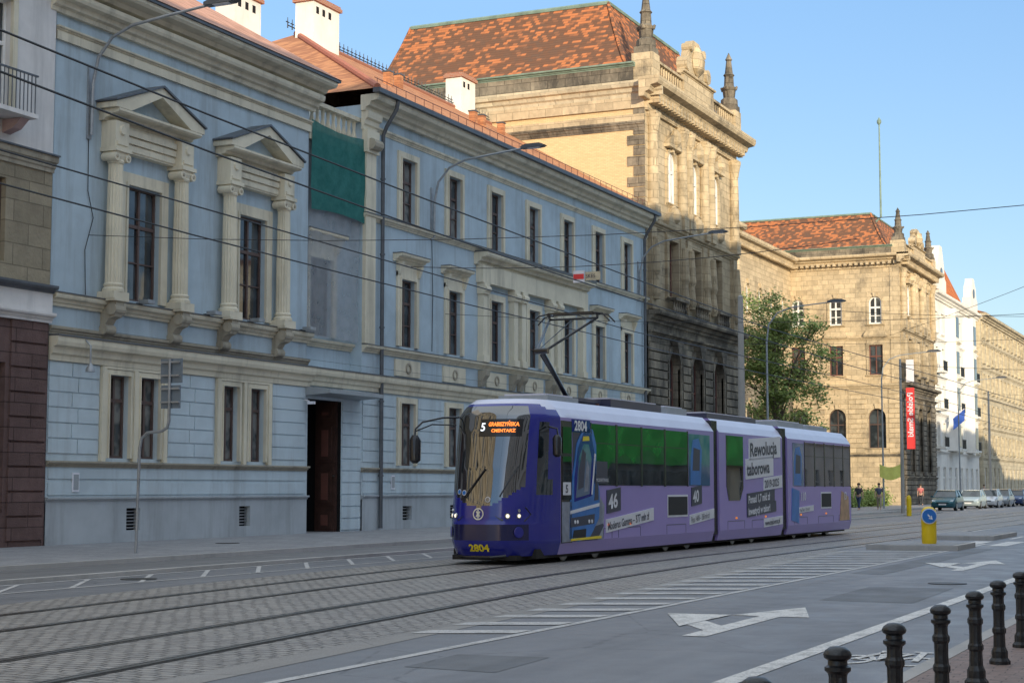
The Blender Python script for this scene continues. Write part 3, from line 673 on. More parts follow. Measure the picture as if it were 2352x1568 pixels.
    for k in range(4):
        p_,q_=A[k],A[(k+1)%4];r.cyl(p_,q_,.13,.13,6,COPPER)
        for L in range(4):r.cyl(rings[L][k],rings[L+1][k],.1,.1,6,TILEP)
    r.obj('roof',R)
def justice():
    o=(118,Y0,G);R=root('sandstone_building',o,'ornate soot stained sandstone building with mansard roofs and obelisks','building')
    pavilion(R,o,78.7,94.3,True);pavilion(R,o,142.5,157.5,False,20,KZ)
    Yc_=38.;TC=FT(Yc_,KZ);w=MB(TC,o);B=[96.5+3.6*i for i in range(13)];ops=[]
    for x in B:ops+=[(x-.75,x+.75,5.0,8.4,1),(x-.65,x+.65,11.3,13.9),(x-.6,x+.6,15.7,18.1,1)]
    w.wall(94.3,142.5,10,22,ops,SAND,.35);w.wall(94.3,142.5,0,10,ops,SANDD,.35,d0=.05);w.box(94.3,142.4,-12,-.5,0,22,SAND);w.obj('recessed_wall',R)
    c=MB(TC,o);c.cor(94.3,142.4,10,10.5,.4,SAND);c.cor(94.3,142.4,14.4,14.7,.25,SAND);c.cor(94.3,141.6,21.2,22.4,.9,SAND)
    for i in range(95):c.box(94.5+i*.5,94.75+i*.5,0,.6,21.2,21.5,SAND)
    balus(c,94.5,126,.3,22.4,23.5,SAND,.5)
    c.obj('cornice',R)
    for x in B:
        window(R,TC,o,x-.75,x+.75,5.,8.4,d=-.25,gl=GL,rows=(.6,),arch=True,sur=.25,sm=SAND)
        window(R,TC,o,x-.65,x+.65,11.3,13.9,d=-.2,gl=GL,fr=FRR,sur=.22,sm=SAND,hood='tri')
        window(R,TC,o,x-.6,x+.6,15.7,18.1,d=-.2,gl=GL,fr=FRW,arch=True,sur=.2,sm=SAND,fw=.12)
    r=MB(lambda a,b,c:(a,b,KZ(c)),o)
    r.mesh([(94,38.4,22.6),(143.5,38.4,22.6),(143.5,42.5,26.2),(94,42.5,26.2),(94,50,26.2),(143.5,50,26.2)],[(0,1,2,3),(3,2,5,4)],TILEP);r.obj('roof',R)
    e=MB(TC,o);e.box(112.5,121.5,0,1.2,0,22.6,SAND);e.cor(112.,122.,21.2,22.4,.9,SAND,b=1.2);e.box(112.3,121.7,.3,1.2,22.6,23.8,SAND)
    for x in(113.2,115.4,118.6,120.8):e.lathe(x,1.5,[(.42,10.6),(.4,14),(.34,19.8),(.5,20.6)],16,SAND)
    e.cor(112.3,121.7,10,10.5,.7,SAND,b=1.2);e.obj('entrance_risalit',R)
    f=MB(ID,o);f.tube([(144.9,30.9,25.),(144.9,30.45,25.4),(144.9,30.45,33.9)],[.1,.1,.06],8,COPPER);f.lathe(144.9,30.45,[(.05,33.6),(.2,33.8),(.2,34.),(.03,34.3)],8,COPPER);f.obj('flagpole',R)
justice()
# ------------------------------------------------------------------ generic buildings
def genb(name,label,x0,x1,Y,H,floors,pitch,ww,mw,mt,T_,roofm,frm=FRW,parts=True,roofh=3.,gl=None,depth=13,balc=False):
    o=((x0+x1)/2,Y,G);R=root(name,o,label,'building');n=int((x1-x0)/pitch);pd=(x1-x0)/n;ops=[]
    for i in range(n):
        x=x0+(i+.5)*pd
        for z0,z1 in floors:ops.append((x-ww/2,x+ww/2,z0,z1))
    w=MB(T_,o);w.wall(x0,x1,0,H,ops,mw);w.box(x0,x1,-depth,-.35,0,H-.01,mw);w.box(x0,x0+.01,-.35,0,0,H-.01,mw);w.box(x1-.01,x1,-.35,0,0,H-.01,mw);w.obj('wall',R)
    c=MB(T_,o);c.cor(x0,x1,H-.7,H,.7,mt)
    for z0,z1 in floors[1:]:c.cor(x0,x1,z0-.75,z0-.5,.18,mt)
    c.obj('cornice',R)
    r=MB(T_,o);r.mesh([(x0,.7,H+.01),(x1,.7,H+.01),(x1,-depth/2,H+roofh),(x0,-depth/2,H+roofh),(x1,-depth,H+.01),(x0,-depth,H+.01)],[(0,1,2,3),(3,2,4,5),(0,3,5),(1,4,2)],roofm)
    ro=r.obj('roof',R)
    for k in range(int((x1-x0)/7)):
        x=x0+3+k*7+random.uniform(-1.5,1.5);h=random.uniform(.8,1.9);f=MB(T_,o);f.box(x-random.uniform(.5,1.1),x+.6,-depth/2-.4,-depth/2+.4,H,H+roofh+h,BRICKR);f.obj('chimney',ro)
    if parts:
        for i in range(n):
            x=x0+(i+.5)*pd
            for k,(z0,z1) in enumerate(floors):window(R,T_,o,x-ww/2,x+ww/2,z0,z1,gl=gl or random.choice([GL,GLC]),fr=frm,sur=.14 if k else 0,sm=mt,sill=k>0,fw=.1)
    else:
        f=MB(T_,o)
        for a,b,z0,z1 in ops:
            f.box(a,b,-.25,-.22,z0,z1,GL);m=(a+b)/2;f.box(m-.05,m+.05,-.22,-.16,z0,z1,frm);f.box(a,b,-.22,-.16,z0+(z1-z0)*.6,z0+(z1-z0)*.6+.08,frm)
        f.obj('window_row',R)
    if balc:
        for i in range(0,n,3):
            x=x0+(i+.5)*pd
            for z0,z1 in floors[1:-1]:
                f=MB(T_,o);f.box(x-1.1,x+1.1,0,.9,z0-.3,z0-.12,mt);f.box(x-1.1,x+1.1,.84,.9,z0+.75,z0+.82,BLK)
                for q in range(12):f.box(x-1.08+q*.19,x-1.05+q*.19,.85,.88,z0-.12,z0+.75,BLK)
                f.obj('balcony',R)
    return R,o
FL5=[(1.,3.6),(5.6,7.8),(9.2,11.4),(12.8,15.),(16.4,18.4)]
R,o=genb('art_nouveau_house','white gabled tenement house with bay windows and balconies',158.2,184,28.6,20.3,FL5,3.1,1.4,WHITEB,WHITEB,FT(28.6),TILEP,balc=True,roofh=3)
for xa,xb,zt in((158.4,163.5,24.8),(177.5,182.5,23.8)):
    q=MB(FT(28.5),o);m=(xa+xb)/2
    q.prism([(xa,20.2),(xb,20.2),(xb,21.6),(xb-.7,21.8),(xb-.9,22.9),(m+.9,zt-.5),(m+.6,zt),(m-.6,zt),(m-.9,zt-.5),(xa+.9,22.9),(xa+.7,21.8),(xa,21.6)],-.4,.35,WHITEB);q.cyl((m,.3,22.2),(m,.42,22.2),.5,.5,14,GL)
    q.obj('gable',R)
q=MB(FT(28.6),o);q.mesh([(166,.2,20.3),(175,.2,20.3),(170.5,-1.5,25.),(166,-4,20.4),(175,-4,20.4)],[(0,1,2),(1,4,2),(4,3,2),(3,0,2)],tiles('bright_tiles',(.62,.2,.07),(.55,.17,.06),.4,.6));q.obj('roof_turret',R)
for xa in(165,175.5):
    q=MB(FT(28.6),o);q.plan([(xa,0),(xa+.6,.9),(xa+2.6,.9),(xa+3.2,0)],5.2,19.2,WHITEB)
    for z0,z1 in FL5[1:]:q.box(xa+.8,xa+2.4,.9,.93,z0,z1,GL)
    for z0,z1 in FL5[1:]:q.cor(xa+.6,xa+2.6,z0-.7,z0-.45,.2,TRIM,b=.9)
    q.obj('bay_window',R)
genb('limestone_tenement','long tan stone apartment building with many windows',184.3,250,28.2,20.6,[(1.,3.8),(5.4,7.4),(8.7,10.7),(12.,14.),(15.2,17.2),(18.,19.6)],3.,1.3,SANDL,SANDL,FT(28.2),TILEP,roofh=2.2)
SHG=simple('green_shop_fascia',(.06,.62,.10),.5);SHW=simple('white_shop_fascia',(.8,.8,.8),.5)
for i,(xa,xb,H,m) in enumerate(((-19,8,26.,WHITEP),(8.2,34,26.4,WHITEP),(34.2,56,26.2,WHITEP),(56.2,78,20.,WHITEP),(103,117,18.,TRIM),(117.2,145,17.5,WHITEP),(145.2,200,13.,TRIM))):
    genb('tenement_house','tall plastered tenement house across the street from palace',xa,xb,-8,H,[(.6,3.),(5.6,7.9),(9.3,11.6),(13,15.3)]+([(16.8,19.)] if H>21 else [])+([(20.5,22.7)] if H>25 else []),3.2,1.4,m,m,FB(-8),TILEP,parts=False,roofh=.8) if H>15.5 else genb('tenement_house','low plastered house across the street',xa,xb,-8,H,[(.6,3.),(5.6,7.9),(9.3,11.6)],3.2,1.4,m,m,FB(-8),TILEP,parts=False,roofh=.8)
q=MB(FB(-8),(90,-8,G));q.box(78.3,102.8,-.3,.0,0,7.5,SIGNB)  # unseen wall added to close the gap mirrored in the tram windows
for a in range(5):q.box(79+a*4.8,83+a*4.8,.0,.1,.6,2.6,GL)
q.box(78.6,102.6,.02,.25,3.0,5.6,SHG);q.obj('reflection_wall',label='unseen dark wall with green sign band, added for tram window reflections',category='added wall')
q=MB(FB(-8),(110,-8,G));q.box(103.5,116.8,.02,.3,3.1,5.2,SHG);q.obj('shop_fascia',label='long green shop sign band above the ground floor',category='shop sign')
for xa,xb,H,m in((-45,-12,27,SANDL),(-11.8,21.8,27.5,SANDL)):
    genb('tenement_house','tan tenement house beside the stone clad house',xa,xb,28.4,H,[(.6,3.),(5.6,7.9),(9.3,11.6),(13,15.3),(16.8,19.),(20.6,22.8),(24.,25.8)],3.2,1.7,m,m,FT(28.4),TILEP,parts=False)
# ------------------------------------------------------------------ tram
PUR=simple('purple_livery_paint',(.37,.29,.66),.22,0,.05,.6,.6)
LIL=simple('pale_lilac_roof_paint',(.72,.72,.86),.3,0,.1,.8,.6)
NAVY=simple('dark_blue_tram_paint',(.018,.022,.27),.12,0,.1,1.,.8)
NAVD=simple('deep_navy_bumper',(.008,.010,.07),.15,0,.1,1.,.8)
TBLK=simple('black_tram_trim',(.014,.014,.018),.25,0,.2,3.,.6)
TGL=glassm('tram_glass',(.010,.014,.017),(.04,.05,.055),.02,1.1,.03,.9)
WSG=glassm('windscreen_glass',(.006,.007,.009),(.02,.024,.03),.01,.7,.09,.5,2.7)
TGR=glassm('tinted_film_glass',(.06,.15,.28),(.18,.24,.34),.05,1.2,.015)
TGN=glassm('green_painted_reflection',(.010,.055,.02),(.025,.16,.04),.05,1.3,.015,.7)  # green shop sign reflection painted as colour on the tram windows
TWH=simple('white_vinyl',(.78,.78,.84),.35,0,.08)
TDK=simple('charcoal_vinyl',(.035,.04,.08),.35)
TGY=simple('grey_scenery_vinyl',(.30,.33,.42),.35,0,.5,3.)
TBL=simple('blue_vinyl',(.03,.2,.62),.3,0,.3,2.)
TYE=simple('yellow_vinyl',(.9,.7,.03),.4)
LED=emis('orange_display',(1,.25,.04),1.6);LEDW=emis('white_display',(.9,.95,1),1.);HL=emis('lit_headlamp',(1,.88,.68),1.3)
CHR=simple('chrome',(.6,.6,.6),.15,1.)
GRILLE=simple('vent_grille',(.012,.012,.016),.6)
_sh=[(.18,.16),(.35,.05),(.5,-.02),(.85,-.02),(.95,.03),(1.3,.06),(2.0,.18),(2.8,.36),(3.2,.5),(3.38,.68),(3.5,.95)]
_hw=[(.18,1.05),(.45,1.13),(3.12,1.13),(3.32,1.0),(3.5,.82)]
_pl=[(0,0),(.22,.01),(.45,.06),(.65,.18),(.83,.42),(.97,.78),(1.07,1.2),(1.13,1.7)]
XN=1.7
def nose(y,z):
    k=interp(z,_hw)/1.13;x=sum(interp(min(abs(y)/k+j*.05,1.13),_pl) for j in(-1,0,1))/3 if abs(y)/k<1.06 else interp(abs(y)/k,_pl)
    return (x+interp(z,_sh)*(1-x/XN),y,z)
TR=root('tram',(31.2,15.05,0),'purple and dark blue articulated tram with advertising on rails','tram',rz=radians(-1.17))
ys=[-1.13,-1.125,-1.11,-1.09,-1.06,-1.02,-.96]+[-.9+.06*i for i in range(31)]+[.96,1.02,1.06,1.09,1.11,1.125,1.13]
zs=[.18+(3.5-.18)*i/60 for i in range(61)]
bN=MB();wS=MB();bu=MB();sw_=MB()
for i in range(60):
    z0,z1=zs[i],zs[i+1];zm=(z0+z1)/2;k0=interp(z0,_hw)/1.13;k1=interp(z1,_hw)/1.13
    for a,b in zip(ys,ys[1:]):
        ym=(a+b)/2;p=[nose(a*k0,z0),nose(b*k0,z0),nose(b*k1,z1),nose(a*k1,z1)]
        xm=sum(q[0] for q in p)/4
        if abs(ym)<.86 and 1.2+.5*(abs(ym)/.86)**2<zm<3.33:wS.face(p,WSG)
        elif abs(ym)>.95 and .62<xm<1.3 and 1.45<zm<3.0:sw_.face(p,TGL)
        elif .5<zm<.87:bu.face(p,NAVD if abs(ym)<.9 else NAVY)
        else:bN.face(p,NAVY if (xm<1.3 and zm<3.4) else (LIL if zm>3.3 else NAVY))
cap=[nose(y*interp(3.5,_hw)/1.13,3.5) for y in ys];bN.face(cap,NAVY)
body=bN.obj('front_body',TR,smooth=True);wS.obj('windscreen',TR,smooth=True);bu.obj('bumper',TR,smooth=True);sw_.obj('cab_window',TR,smooth=True)
prof_=[(-1.05,.18),(-1.13,.45),(-1.13,3.12),(-1.0,3.32),(-.82,3.5),(.82,3.5),(1.0,3.32),(1.13,3.12),(1.13,.45),(1.05,.18)]
def section(name,l0,l1):
    s_=MB();n=len(prof_);P=prof_
    K=max(1,int((l1-l0)/1.));
    for k in range(K):
        a=l0+(l1-l0)*k/K;b=l0+(l1-l0)*(k+1)/K
        for i in range(n):
            j=(i+1)%n;mm=LIL if min(P[i][1],P[j][1])>3.1 else PUR
            s_.face([(a,P[i][0],P[i][1]),(b,P[i][0],P[i][1]),(b,P[j][0],P[j][1]),(a,P[j][0],P[j][1])],mm)
    s_.face([(l0,y,z) for y,z in P],PUR);s_.face([(l1,y,z) for y,z in P],PUR)
    return s_.obj(name,TR)
secA=section('front_section',1.7,11.85);secB=section('middle_section',12.3,18.3);secC=section('rear_section',18.85,26.6)
for l0,l1 in((11.85,12.3),(18.3,18.85)):
    bl=MB()
    for k in range(6):
        a=l0+(l1-l0)*k/6;bl.box(a+.01,a+.06,-1.08,1.08,.35,3.42,TBLK)
    bl.box(l0,l1,-1.0,1.0,.4,3.36,TBLK)
    bl.obj('bellows',TR)
def panel(s_,l0,l1,z0,z1,m,t=.008,y=-1.13):s_.box(l0,l1,y-t,y+.001,z0,z1,m)
for sec,ws in((secA,[(3.35,4.85),(4.9,6.45),(6.5,8.05),(8.1,9.75)]),(secC,[(20.75,21.9),(21.95,23.1),(23.15,24.3),(24.35,25.5),(25.55,26.5)])):
    for i,(a,b) in enumerate(ws):
        w=MB();panel(w,a,b,1.66,3.04,TGL,.012);o_=w.obj('window',sec);f=MB()
        for q in((a-.025,a+.025),(b-.025,b+.025)):panel(f,q[0],q[1],1.64,3.06,TBLK,.02)
        panel(f,a+.026,b-.026,2.6,2.62,TBLK,.018);f.obj('window_frame',o_)
        if sec is secA:
            f=MB();zl=(2.15,2.3,2.45,2.3)[i];P=[(a+.03,zl),(a+.5,zl+.1),(b-.5,zl-.12),(b-.03,zl+.2),(b-.03,3.02),(a+.03,3.02)];f.prism(P,-1.1445,-1.142,TGN);f.obj('painted_reflection',o_)  # painted green reflection over the upper pane
for sec,a,b in((secA,9.85,11.5),(secC,19.4,20.65)):
    w=MB();panel(w,a,b,1.66,3.0,TGR,.012);o_=w.obj('window',sec,label='window printed with bluish advertising film')
    f=MB();f.prism([(a+.1,1.68),(a+.9,1.68),(a+1.0,2.6),(a+.75,2.9),(a+.3,2.85),(a+.12,2.4)],-1.146,-1.1425,TBL);f.prism([(a+.25,2.05),(a+.8,2.05),(a+.85,2.6),(a+.35,2.65)],-1.149,-1.1465,TDK);f.obj('window_print',o_)
w=MB();w.prism([(12.9,1.65),(13.1,1.25),(14.1,1.25),(14.4,1.6),(14.4,3.05),(12.9,3.05)],-1.142,-1.129,TGL);o_=w.obj('window',secB)
f=MB();f.prism([(13.0,2.35),(14.3,2.45),(14.3,3.0),(13.0,3.0)],-1.146,-1.1425,TGN);f.obj('painted_reflection',o_)
d=MB();panel(d,1.72,2.3,.42,3.05,TBLK,.01);d.obj('door',secA)
d=MB();d.box(1.78,2.24,-1.156,-1.139,2.35,2.92,TGL);d.box(1.78,2.24,-1.156,-1.139,1.35,2.28,TGL);d.box(1.75,2.27,-1.150,-1.139,.44,1.3,TGY);d.obj('cab_door_window',secA)
ad=MB()
panel(ad,2.35,3.3,1.5,3.08,TDK,.006);panel(ad,2.3,3.3,2.82,3.1,NAVY,.02)
ad.prism([(2.3,.44),(4.05,.44),(4.15,1.2),(3.6,1.62),(2.3,1.62)],-1.1355,-1.129,TGY)
ad.prism([(2.35,.44),(3.7,.44),(4.1,.75),(4.05,.8),(2.3,.6)],-1.1385,-1.129,TDK)
SH=lambda P:[(2.95+(x-2.95)*1.12+.14*(z-1.3),1.35+(z-1.35)*1.06) for x,z in P]
def AP(P,y0,y1,m):ad.prism(SH(P),y0,y1,m)
AP([(2.3,.55),(2.75,.48),(3.35,.58),(3.75,.95),(3.72,1.5),(3.5,1.85),(3.42,2.5),(3.2,2.82),(2.75,2.86),(2.45,2.5),(2.32,1.8),(2.25,1.2)],-1.150,-1.129,TBL)
AP([(2.45,1.3),(3.3,1.42),(3.36,2.3),(3.12,2.72),(2.75,2.74),(2.5,2.4),(2.4,1.8)],-1.154,-1.149,NAVY)
AP([(2.52,1.38),(3.18,1.46),(3.2,2.2),(3.02,2.5),(2.76,2.5),(2.56,2.2)],-1.158,-1.1535,TGR)
AP([(2.6,1.55),(2.85,1.6),(2.9,2.3),(2.72,2.4),(2.58,1.9)],-1.1615,-1.157,TDK)
AP([(2.9,1.5),(3.1,1.52),(3.1,2.0),(2.96,2.2)],-1.1615,-1.157,TGY)
AP([(2.7,2.56),(3.04,2.58),(3.0,2.67),(2.72,2.66)],-1.1615,-1.157,TYE)
AP([(3.28,1.45),(3.33,1.45),(3.4,2.3),(3.34,2.32)],-1.1615,-1.153,TWH)
AP([(2.28,1.05),(3.72,1.2),(3.72,1.27),(2.28,1.12)],-1.156,-1.149,TWH);AP([(2.32,.78),(3.5,.84),(3.5,1.04),(2.3,.97)],-1.156,-1.149,TDK)
for yy in(2.42,2.56,3.2,3.36):ad.cyl((yy,-1.155,.86),(yy,-1.166,.86),.045,.04,10,TWH)
AP([(2.45,.56),(3.1,.56),(3.1,.74),(2.5,.72)],-1.156,-1.149,GRILLE)
AP([(3.45,1.32),(3.66,1.34),(3.62,1.6),(3.46,1.9)],-1.156,-1.149,TDK)
ad.prism([(2.2,.455),(3.9,.47),(3.9,.53),(2.2,.5)],-1.162,-1.149,TYE)
panel(ad,3.5,4.3,1.7,2.2,TDK,.02)
ad.obj('advertising_picture',secA)
def side_text(sec,body,l,z,size,m,bg=None,wd=None,sx=1.,y=-1.13,bold=0.,tilt=.035):
    if bg:
        g_=MB();h=size*1.15;b=-.22*size
        g_.prism([(l-.08,z+b),(l+wd,z+b+tilt*wd),(l+wd,z+b+h+tilt*wd),(l-.08,z+b+h)],y-.02,y+.001,bg);g_.obj('lettering_panel',sec)
    textmesh(body,size,m,lambda a,b:(l+a,y-.026,z+b+tilt*a),sec,sx=sx,bold=bold)
side_text(secA,'46',4.35,1.12,.46,TWH,TDK,.76,1.2,bold=.012,tilt=.09);side_text(secA,'Moderus Gamma – 377 mln zł',4.3,.64,.26,TDK,TWH,2.95,.82,tilt=.08,bold=.003)
side_text(secA,'40',10.1,1.22,.42,TWH,TDK,.72,1.1,bold=.012,tilt=.09);side_text(secA,'Pesa 146N – 358 mln zł',9.95,.70,.22,TDK,TWH,1.85,.68,tilt=.08)
side_text(secB,'Rewolucja',15.0,2.5,.54,TDK,TWH,3.05,1.18,bold=.014,tilt=.05);side_text(secB,'taborowa',14.7,1.95,.5,TDK,TWH,2.6,1.12,bold=.014,tilt=.05)
side_text(secB,'2019-2025',16.4,1.6,.32,TDK,TWH,1.8,1.05,bold=.006,tilt=.05);side_text(secB,'Ponad 1,7 mld zł',14.8,1.16,.3,TWH,TDK,2.6,1.04,bold=.01,tilt=.05);side_text(secB,'inwestycji w tabor!',14.8,.83,.28,TWH,TDK,2.75,.98,bold=.01,tilt=.05)
side_text(secB,'www.mpk.wroc.pl',16.4,.5,.22,TDK,TWH,1.8,.92,bold=.004)
side_text(secC,'110',20.2,1.2,.36,TWH,None,None,1.1,bold=.01);side_text(secC,'Pesa Twist – 150 mln zł',20.1,.85,.15,TDK,TWH,1.6,.75);side_text(secC,'13',25.5,1.2,.36,TWH,None,None,1.1,bold=.01)
side_text(secA,'2804',2.36,2.86,.3,TWH,None,None,1.15,tilt=0.,y=-1.15,bold=.01);side_text(secA,'5',1.85,1.5,.24,TDK,TWH,.3,1.2,tilt=0.,y=-1.16,bold=.005)
side_text(secA,'MODERTRANS',3.55,1.74,.11,TWH,None,None,1.,y=-1.16,tilt=0.)
textmesh('www.mpk.wroc.pl',.17,TWH,lambda a,b:(2.0+a,-1.142+ (b)*.55,3.15+b*.85),secA,sx=1.1)
for sec,a,b,z0,z1 in((secA,8.3,9.7,.92,1.38),(secC,22.7,23.9,.98,1.42)):
    q=MB();panel(q,a-.05,b+.05,z0-.05,z1+.05,TWH,.008);panel(q,a,b,z0,z1,GRILLE,.016);q.obj('vent',sec)
for sec,P in((secA,[(4.1,4.6),(5.0,6.4),(8.2,9.6)]),(secB,[(13,14.5),(15.2,17.8)]),(secC,[(19.5,21),(22.3,24.2),(24.9,26.3)])):
    for a,b in P:
        q=MB()
        for e in(a,b):panel(q,e-.008,e+.008,.46,.68,TDK,.004)
        panel(q,a,b,.675,.69,TDK,.004)
        q.obj('skirt_panel',sec)
    for a,b in P[:2]:
        q=MB();panel(q,(a+b)/2-.05,(a+b)/2+.05,.74,.79,emis('marker_lamp',(1,.3,.02),.5),.02);q.obj('side_marker_lamp',sec)
q=MB();q.prism([(25.0,.5),(26.3,.5),(26.2,1.3),(25.3,1.5)],-1.145,-1.129,simple('orange_vinyl',(.6,.36,.2),.4,0,.4,3.));q.obj('advertising_picture',secC)
q=MB();q.prism([(19.2,.6),(20.0,.5),(20.1,1.5),(19.3,1.6)],-1.145,-1.129,TBL);q.obj('advertising_picture',secC)
u=MB();u.box(.8,26.2,-.98,.98,.12,.32,GROOVE);
for l in(2.6,4.4,9.,10.6,14.4,16.2,20.6,22.4,24.6):
    for y in(-.72,.72):u.cyl((l,y-.07,.31),(l,y+.07,.31),.3,.3,18,RAIL)
u.obj('underframe',TR)
for a,b,wd,h in((2.2,3.9,.6,.14),(5.8,9.2,.62,.22),(9.6,11.2,.6,.2),(13,17.5,.55,.18),(19.6,22.5,.6,.2),(23,25.5,.6,.16)):
    q=MB();q.box(a,b,-wd,wd,3.5,3.5+h,TDK if a in(5.8,13) else GREYP);q.box(a+.1,b-.1,-wd+.1,wd-.1,3.5+h,3.54+h,LIL)
    q.obj('roof_box',TR)
q=MB();A=(4.75,0,3.62)
q.box(4.0,5.6,-.45,.45,3.6,3.68,TDK)
for y in(-.4,.4):
    for x in(4.1,5.5):q.cyl((x,y,3.5),(x,y,3.66),.06,.04,8,FRR)
q.tube([A,(3.2,0,4.7)],.055,8,TBLK);q.tube([(5.0,.12,3.65),(3.35,.1,4.62)],.02,6,TBLK);q.cyl((3.2,-.16,4.7),(3.2,.16,4.7),.07,.07,10,TBLK)
for s_ in(-1,1):
    q.tube([(3.2,s_*.12,4.72),(5.0,s_*.62,5.6)],.032,8,TBLK);q.tube([(5.0,s_*.62,5.6),(5.0,s_*.62,5.7)],.03,6,TBLK)
    for dx in(-.17,.17):q.tube([(5.0+dx,s_*.55,5.72),(5.0+dx,s_*.82,5.68),(5.0+dx,s_*1.0,5.5)],.02,6,TBLK)
    q.tube([(4.83,s_*.6,5.7),(5.17,s_*.6,5.7)],.025,6,TBLK)
q.tube([(5.0,-.62,5.6),(5.0,.62,5.6)],.025,6,TBLK)
for dx in(-.17,.17):q.box(5+dx-.03,5+dx+.03,-.58,.58,5.7,5.74,TBLK)
q.tube([(3.2,.05,4.75),(4.9,.0,5.55)],.012,5,TBLK)
q.obj('pantograph',TR,smooth=True)
for s_ in(1,-1):
    q=MB()
    if s_>0:q.tube([(.85,.88,3.12),(.5,1.1,3.1),(.15,1.4,3.0),(.02,1.5,2.85),(0,1.5,2.7)],.022,8,TBLK);q.tube([(.8,.93,2.95),(.3,1.25,2.95),(.02,1.5,2.8)],.015,6,TBLK);q.lathe(0,1.5,[(.05,2.12),(.12,2.18),(.13,2.6),(.06,2.72)],12,TBLK)
    else:q.tube([(1.2,-1.08,2.9),(1.15,-1.3,2.85),(1.15,-1.32,2.7)],.02,6,TBLK);q.lathe(1.15,-1.3,[(.04,2.25),(.09,2.3),(.1,2.65),(.05,2.72)],10,TBLK)
    q.obj('wing_mirror',TR,smooth=True)
def disc(nm,y,z,r,m,off,par=TR,t=.02,m2=None):
    x,_,_=nose(y,z);x2=nose(y+.03*(1 if y>=0 else -1),z)[0];nx,ny=-1.,(x2-x)/.03*(1 if y>=0 else -1);L=hypot(nx,ny);nx/=L;ny/=L
    q=MB();q.cyl((x+nx*(off-t),y+ny*(off-t),z),(x+nx*off,y+ny*off,z),r,r*.93,18,m);
    if m2:q.cyl((x+nx*off,y+ny*off,z),(x+nx*(off+.006),y+ny*(off+.006),z),r*.6,r*.55,14,m2)
    return q.obj(nm,par,smooth=True)
for s_ in(-1,1):
    q=MB();P=[(.36,1.02),(.5,.92),(.85,.9),(.92,1.05),(.86,1.2)]
    q.face([(nose(s_*y,z)[0]-.008,s_*(y+.004),z) for y,z in P],TBLK)
    q.obj('headlight_housing',TR)
    disc('headlight',s_*.6,1.02,.065,CHR,.02,m2=HL);disc('headlight',s_*.77,1.02,.06,CHR,.02,m2=HL);disc('headlight',s_*.77,1.13,.035,CHR,.02);disc('fog_lamp',s_*.78,.68,.12,NAVY,.03)
e=MB()
def narc(m,cy,cz,r0,r1,a0,a1,off,n=20):
    for i in range(n):
        a=a0+(a1-a0)*i/n;b=a0+(a1-a0)*(i+1)/n
        e.face([(nose(cy-r*cos(t),cz+r*sin(t))[0]-off,cy-r*cos(t),cz+r*sin(t)) for r,t in((r0,a),(r1,a),(r1,b),(r0,b))],m)
EM=simple('emblem_silver',(.85,.8,.68),.4,.0)
narc(EM,0,1.06,.1,.125,0,2*pi,.02)
narc(EM,-.08,1.06,.05,.075,2.2,4.1,.022);narc(EM,.08,1.06,.05,.075,-1.,1.,.022)
e.box(nose(0,1.06)[0]-.03,nose(0,1.06)[0]-.015,-.013,.013,.97,1.15,EM);e.obj('emblem',TR)
textmesh('2804',.2,TYE,lambda a,b:(nose(.22-a,.29+b)[0]-.015,.22-a,.29+b),TR,'fleet_number',sx=1.15,bold=.008)
dp=MB();
for i in range(9):
    a=.15-.1*i;b=a-.1;dp.face([(nose(y,z)[0]-.01,y,z) for y,z in((a,2.68),(b,2.68),(b,3.05),(a,3.05))],TBLK)
dp.obj('destination_display',TR)
fx_=lambda y0,z0:(lambda a,b:(nose(y0-a,z0+b)[0]-.02,y0-a,z0+b))
textmesh('5',.24,LEDW,fx_(.12,2.8),TR,'route_number',bold=.004);textmesh('GRABISZYŃSKA',.115,LED,fx_(-.06,2.9),TR,'destination_text',bold=.004,sx=.78);textmesh('CMENTARZ',.095,LED,fx_(-.14,2.77),TR,'destination_text',bold=.003)
e=MB()
for cy,cz,m in((.52,1.52,TWH),(.38,1.5,TWH),(-.2,1.36,TWH)):
    narc(m,cy,cz,.0,.058,0,2*pi,.015,14);narc(TBL if cy>0 else RAIL,cy,cz,.0,.045,0,2*pi,.019,12)
e.obj('windscreen_stickers',TR)
q=MB()
for y0,z0,y1,z1 in((.35,1.4,-.1,2.0),(-.45,1.42,-.75,2.05)):
    q.tube([(nose(y0+(y1-y0)*t,z0+(z1-z0)*t)[0]-.03,y0+(y1-y0)*t,z0+(z1-z0)*t) for t in(0,.3,.6,1)],.014,6,TBLK)
q.obj('windscreen_wiper',TR)
q=MB();q.box(.3,1.4,-.75,.75,.1,.2,GROOVE);q.tube([(.12,-.6,.2),(.0,-.3,.17),(0,.3,.17),(.12,.6,.2)],.03,8,TBLK);q.obj('lifeguard',TR)
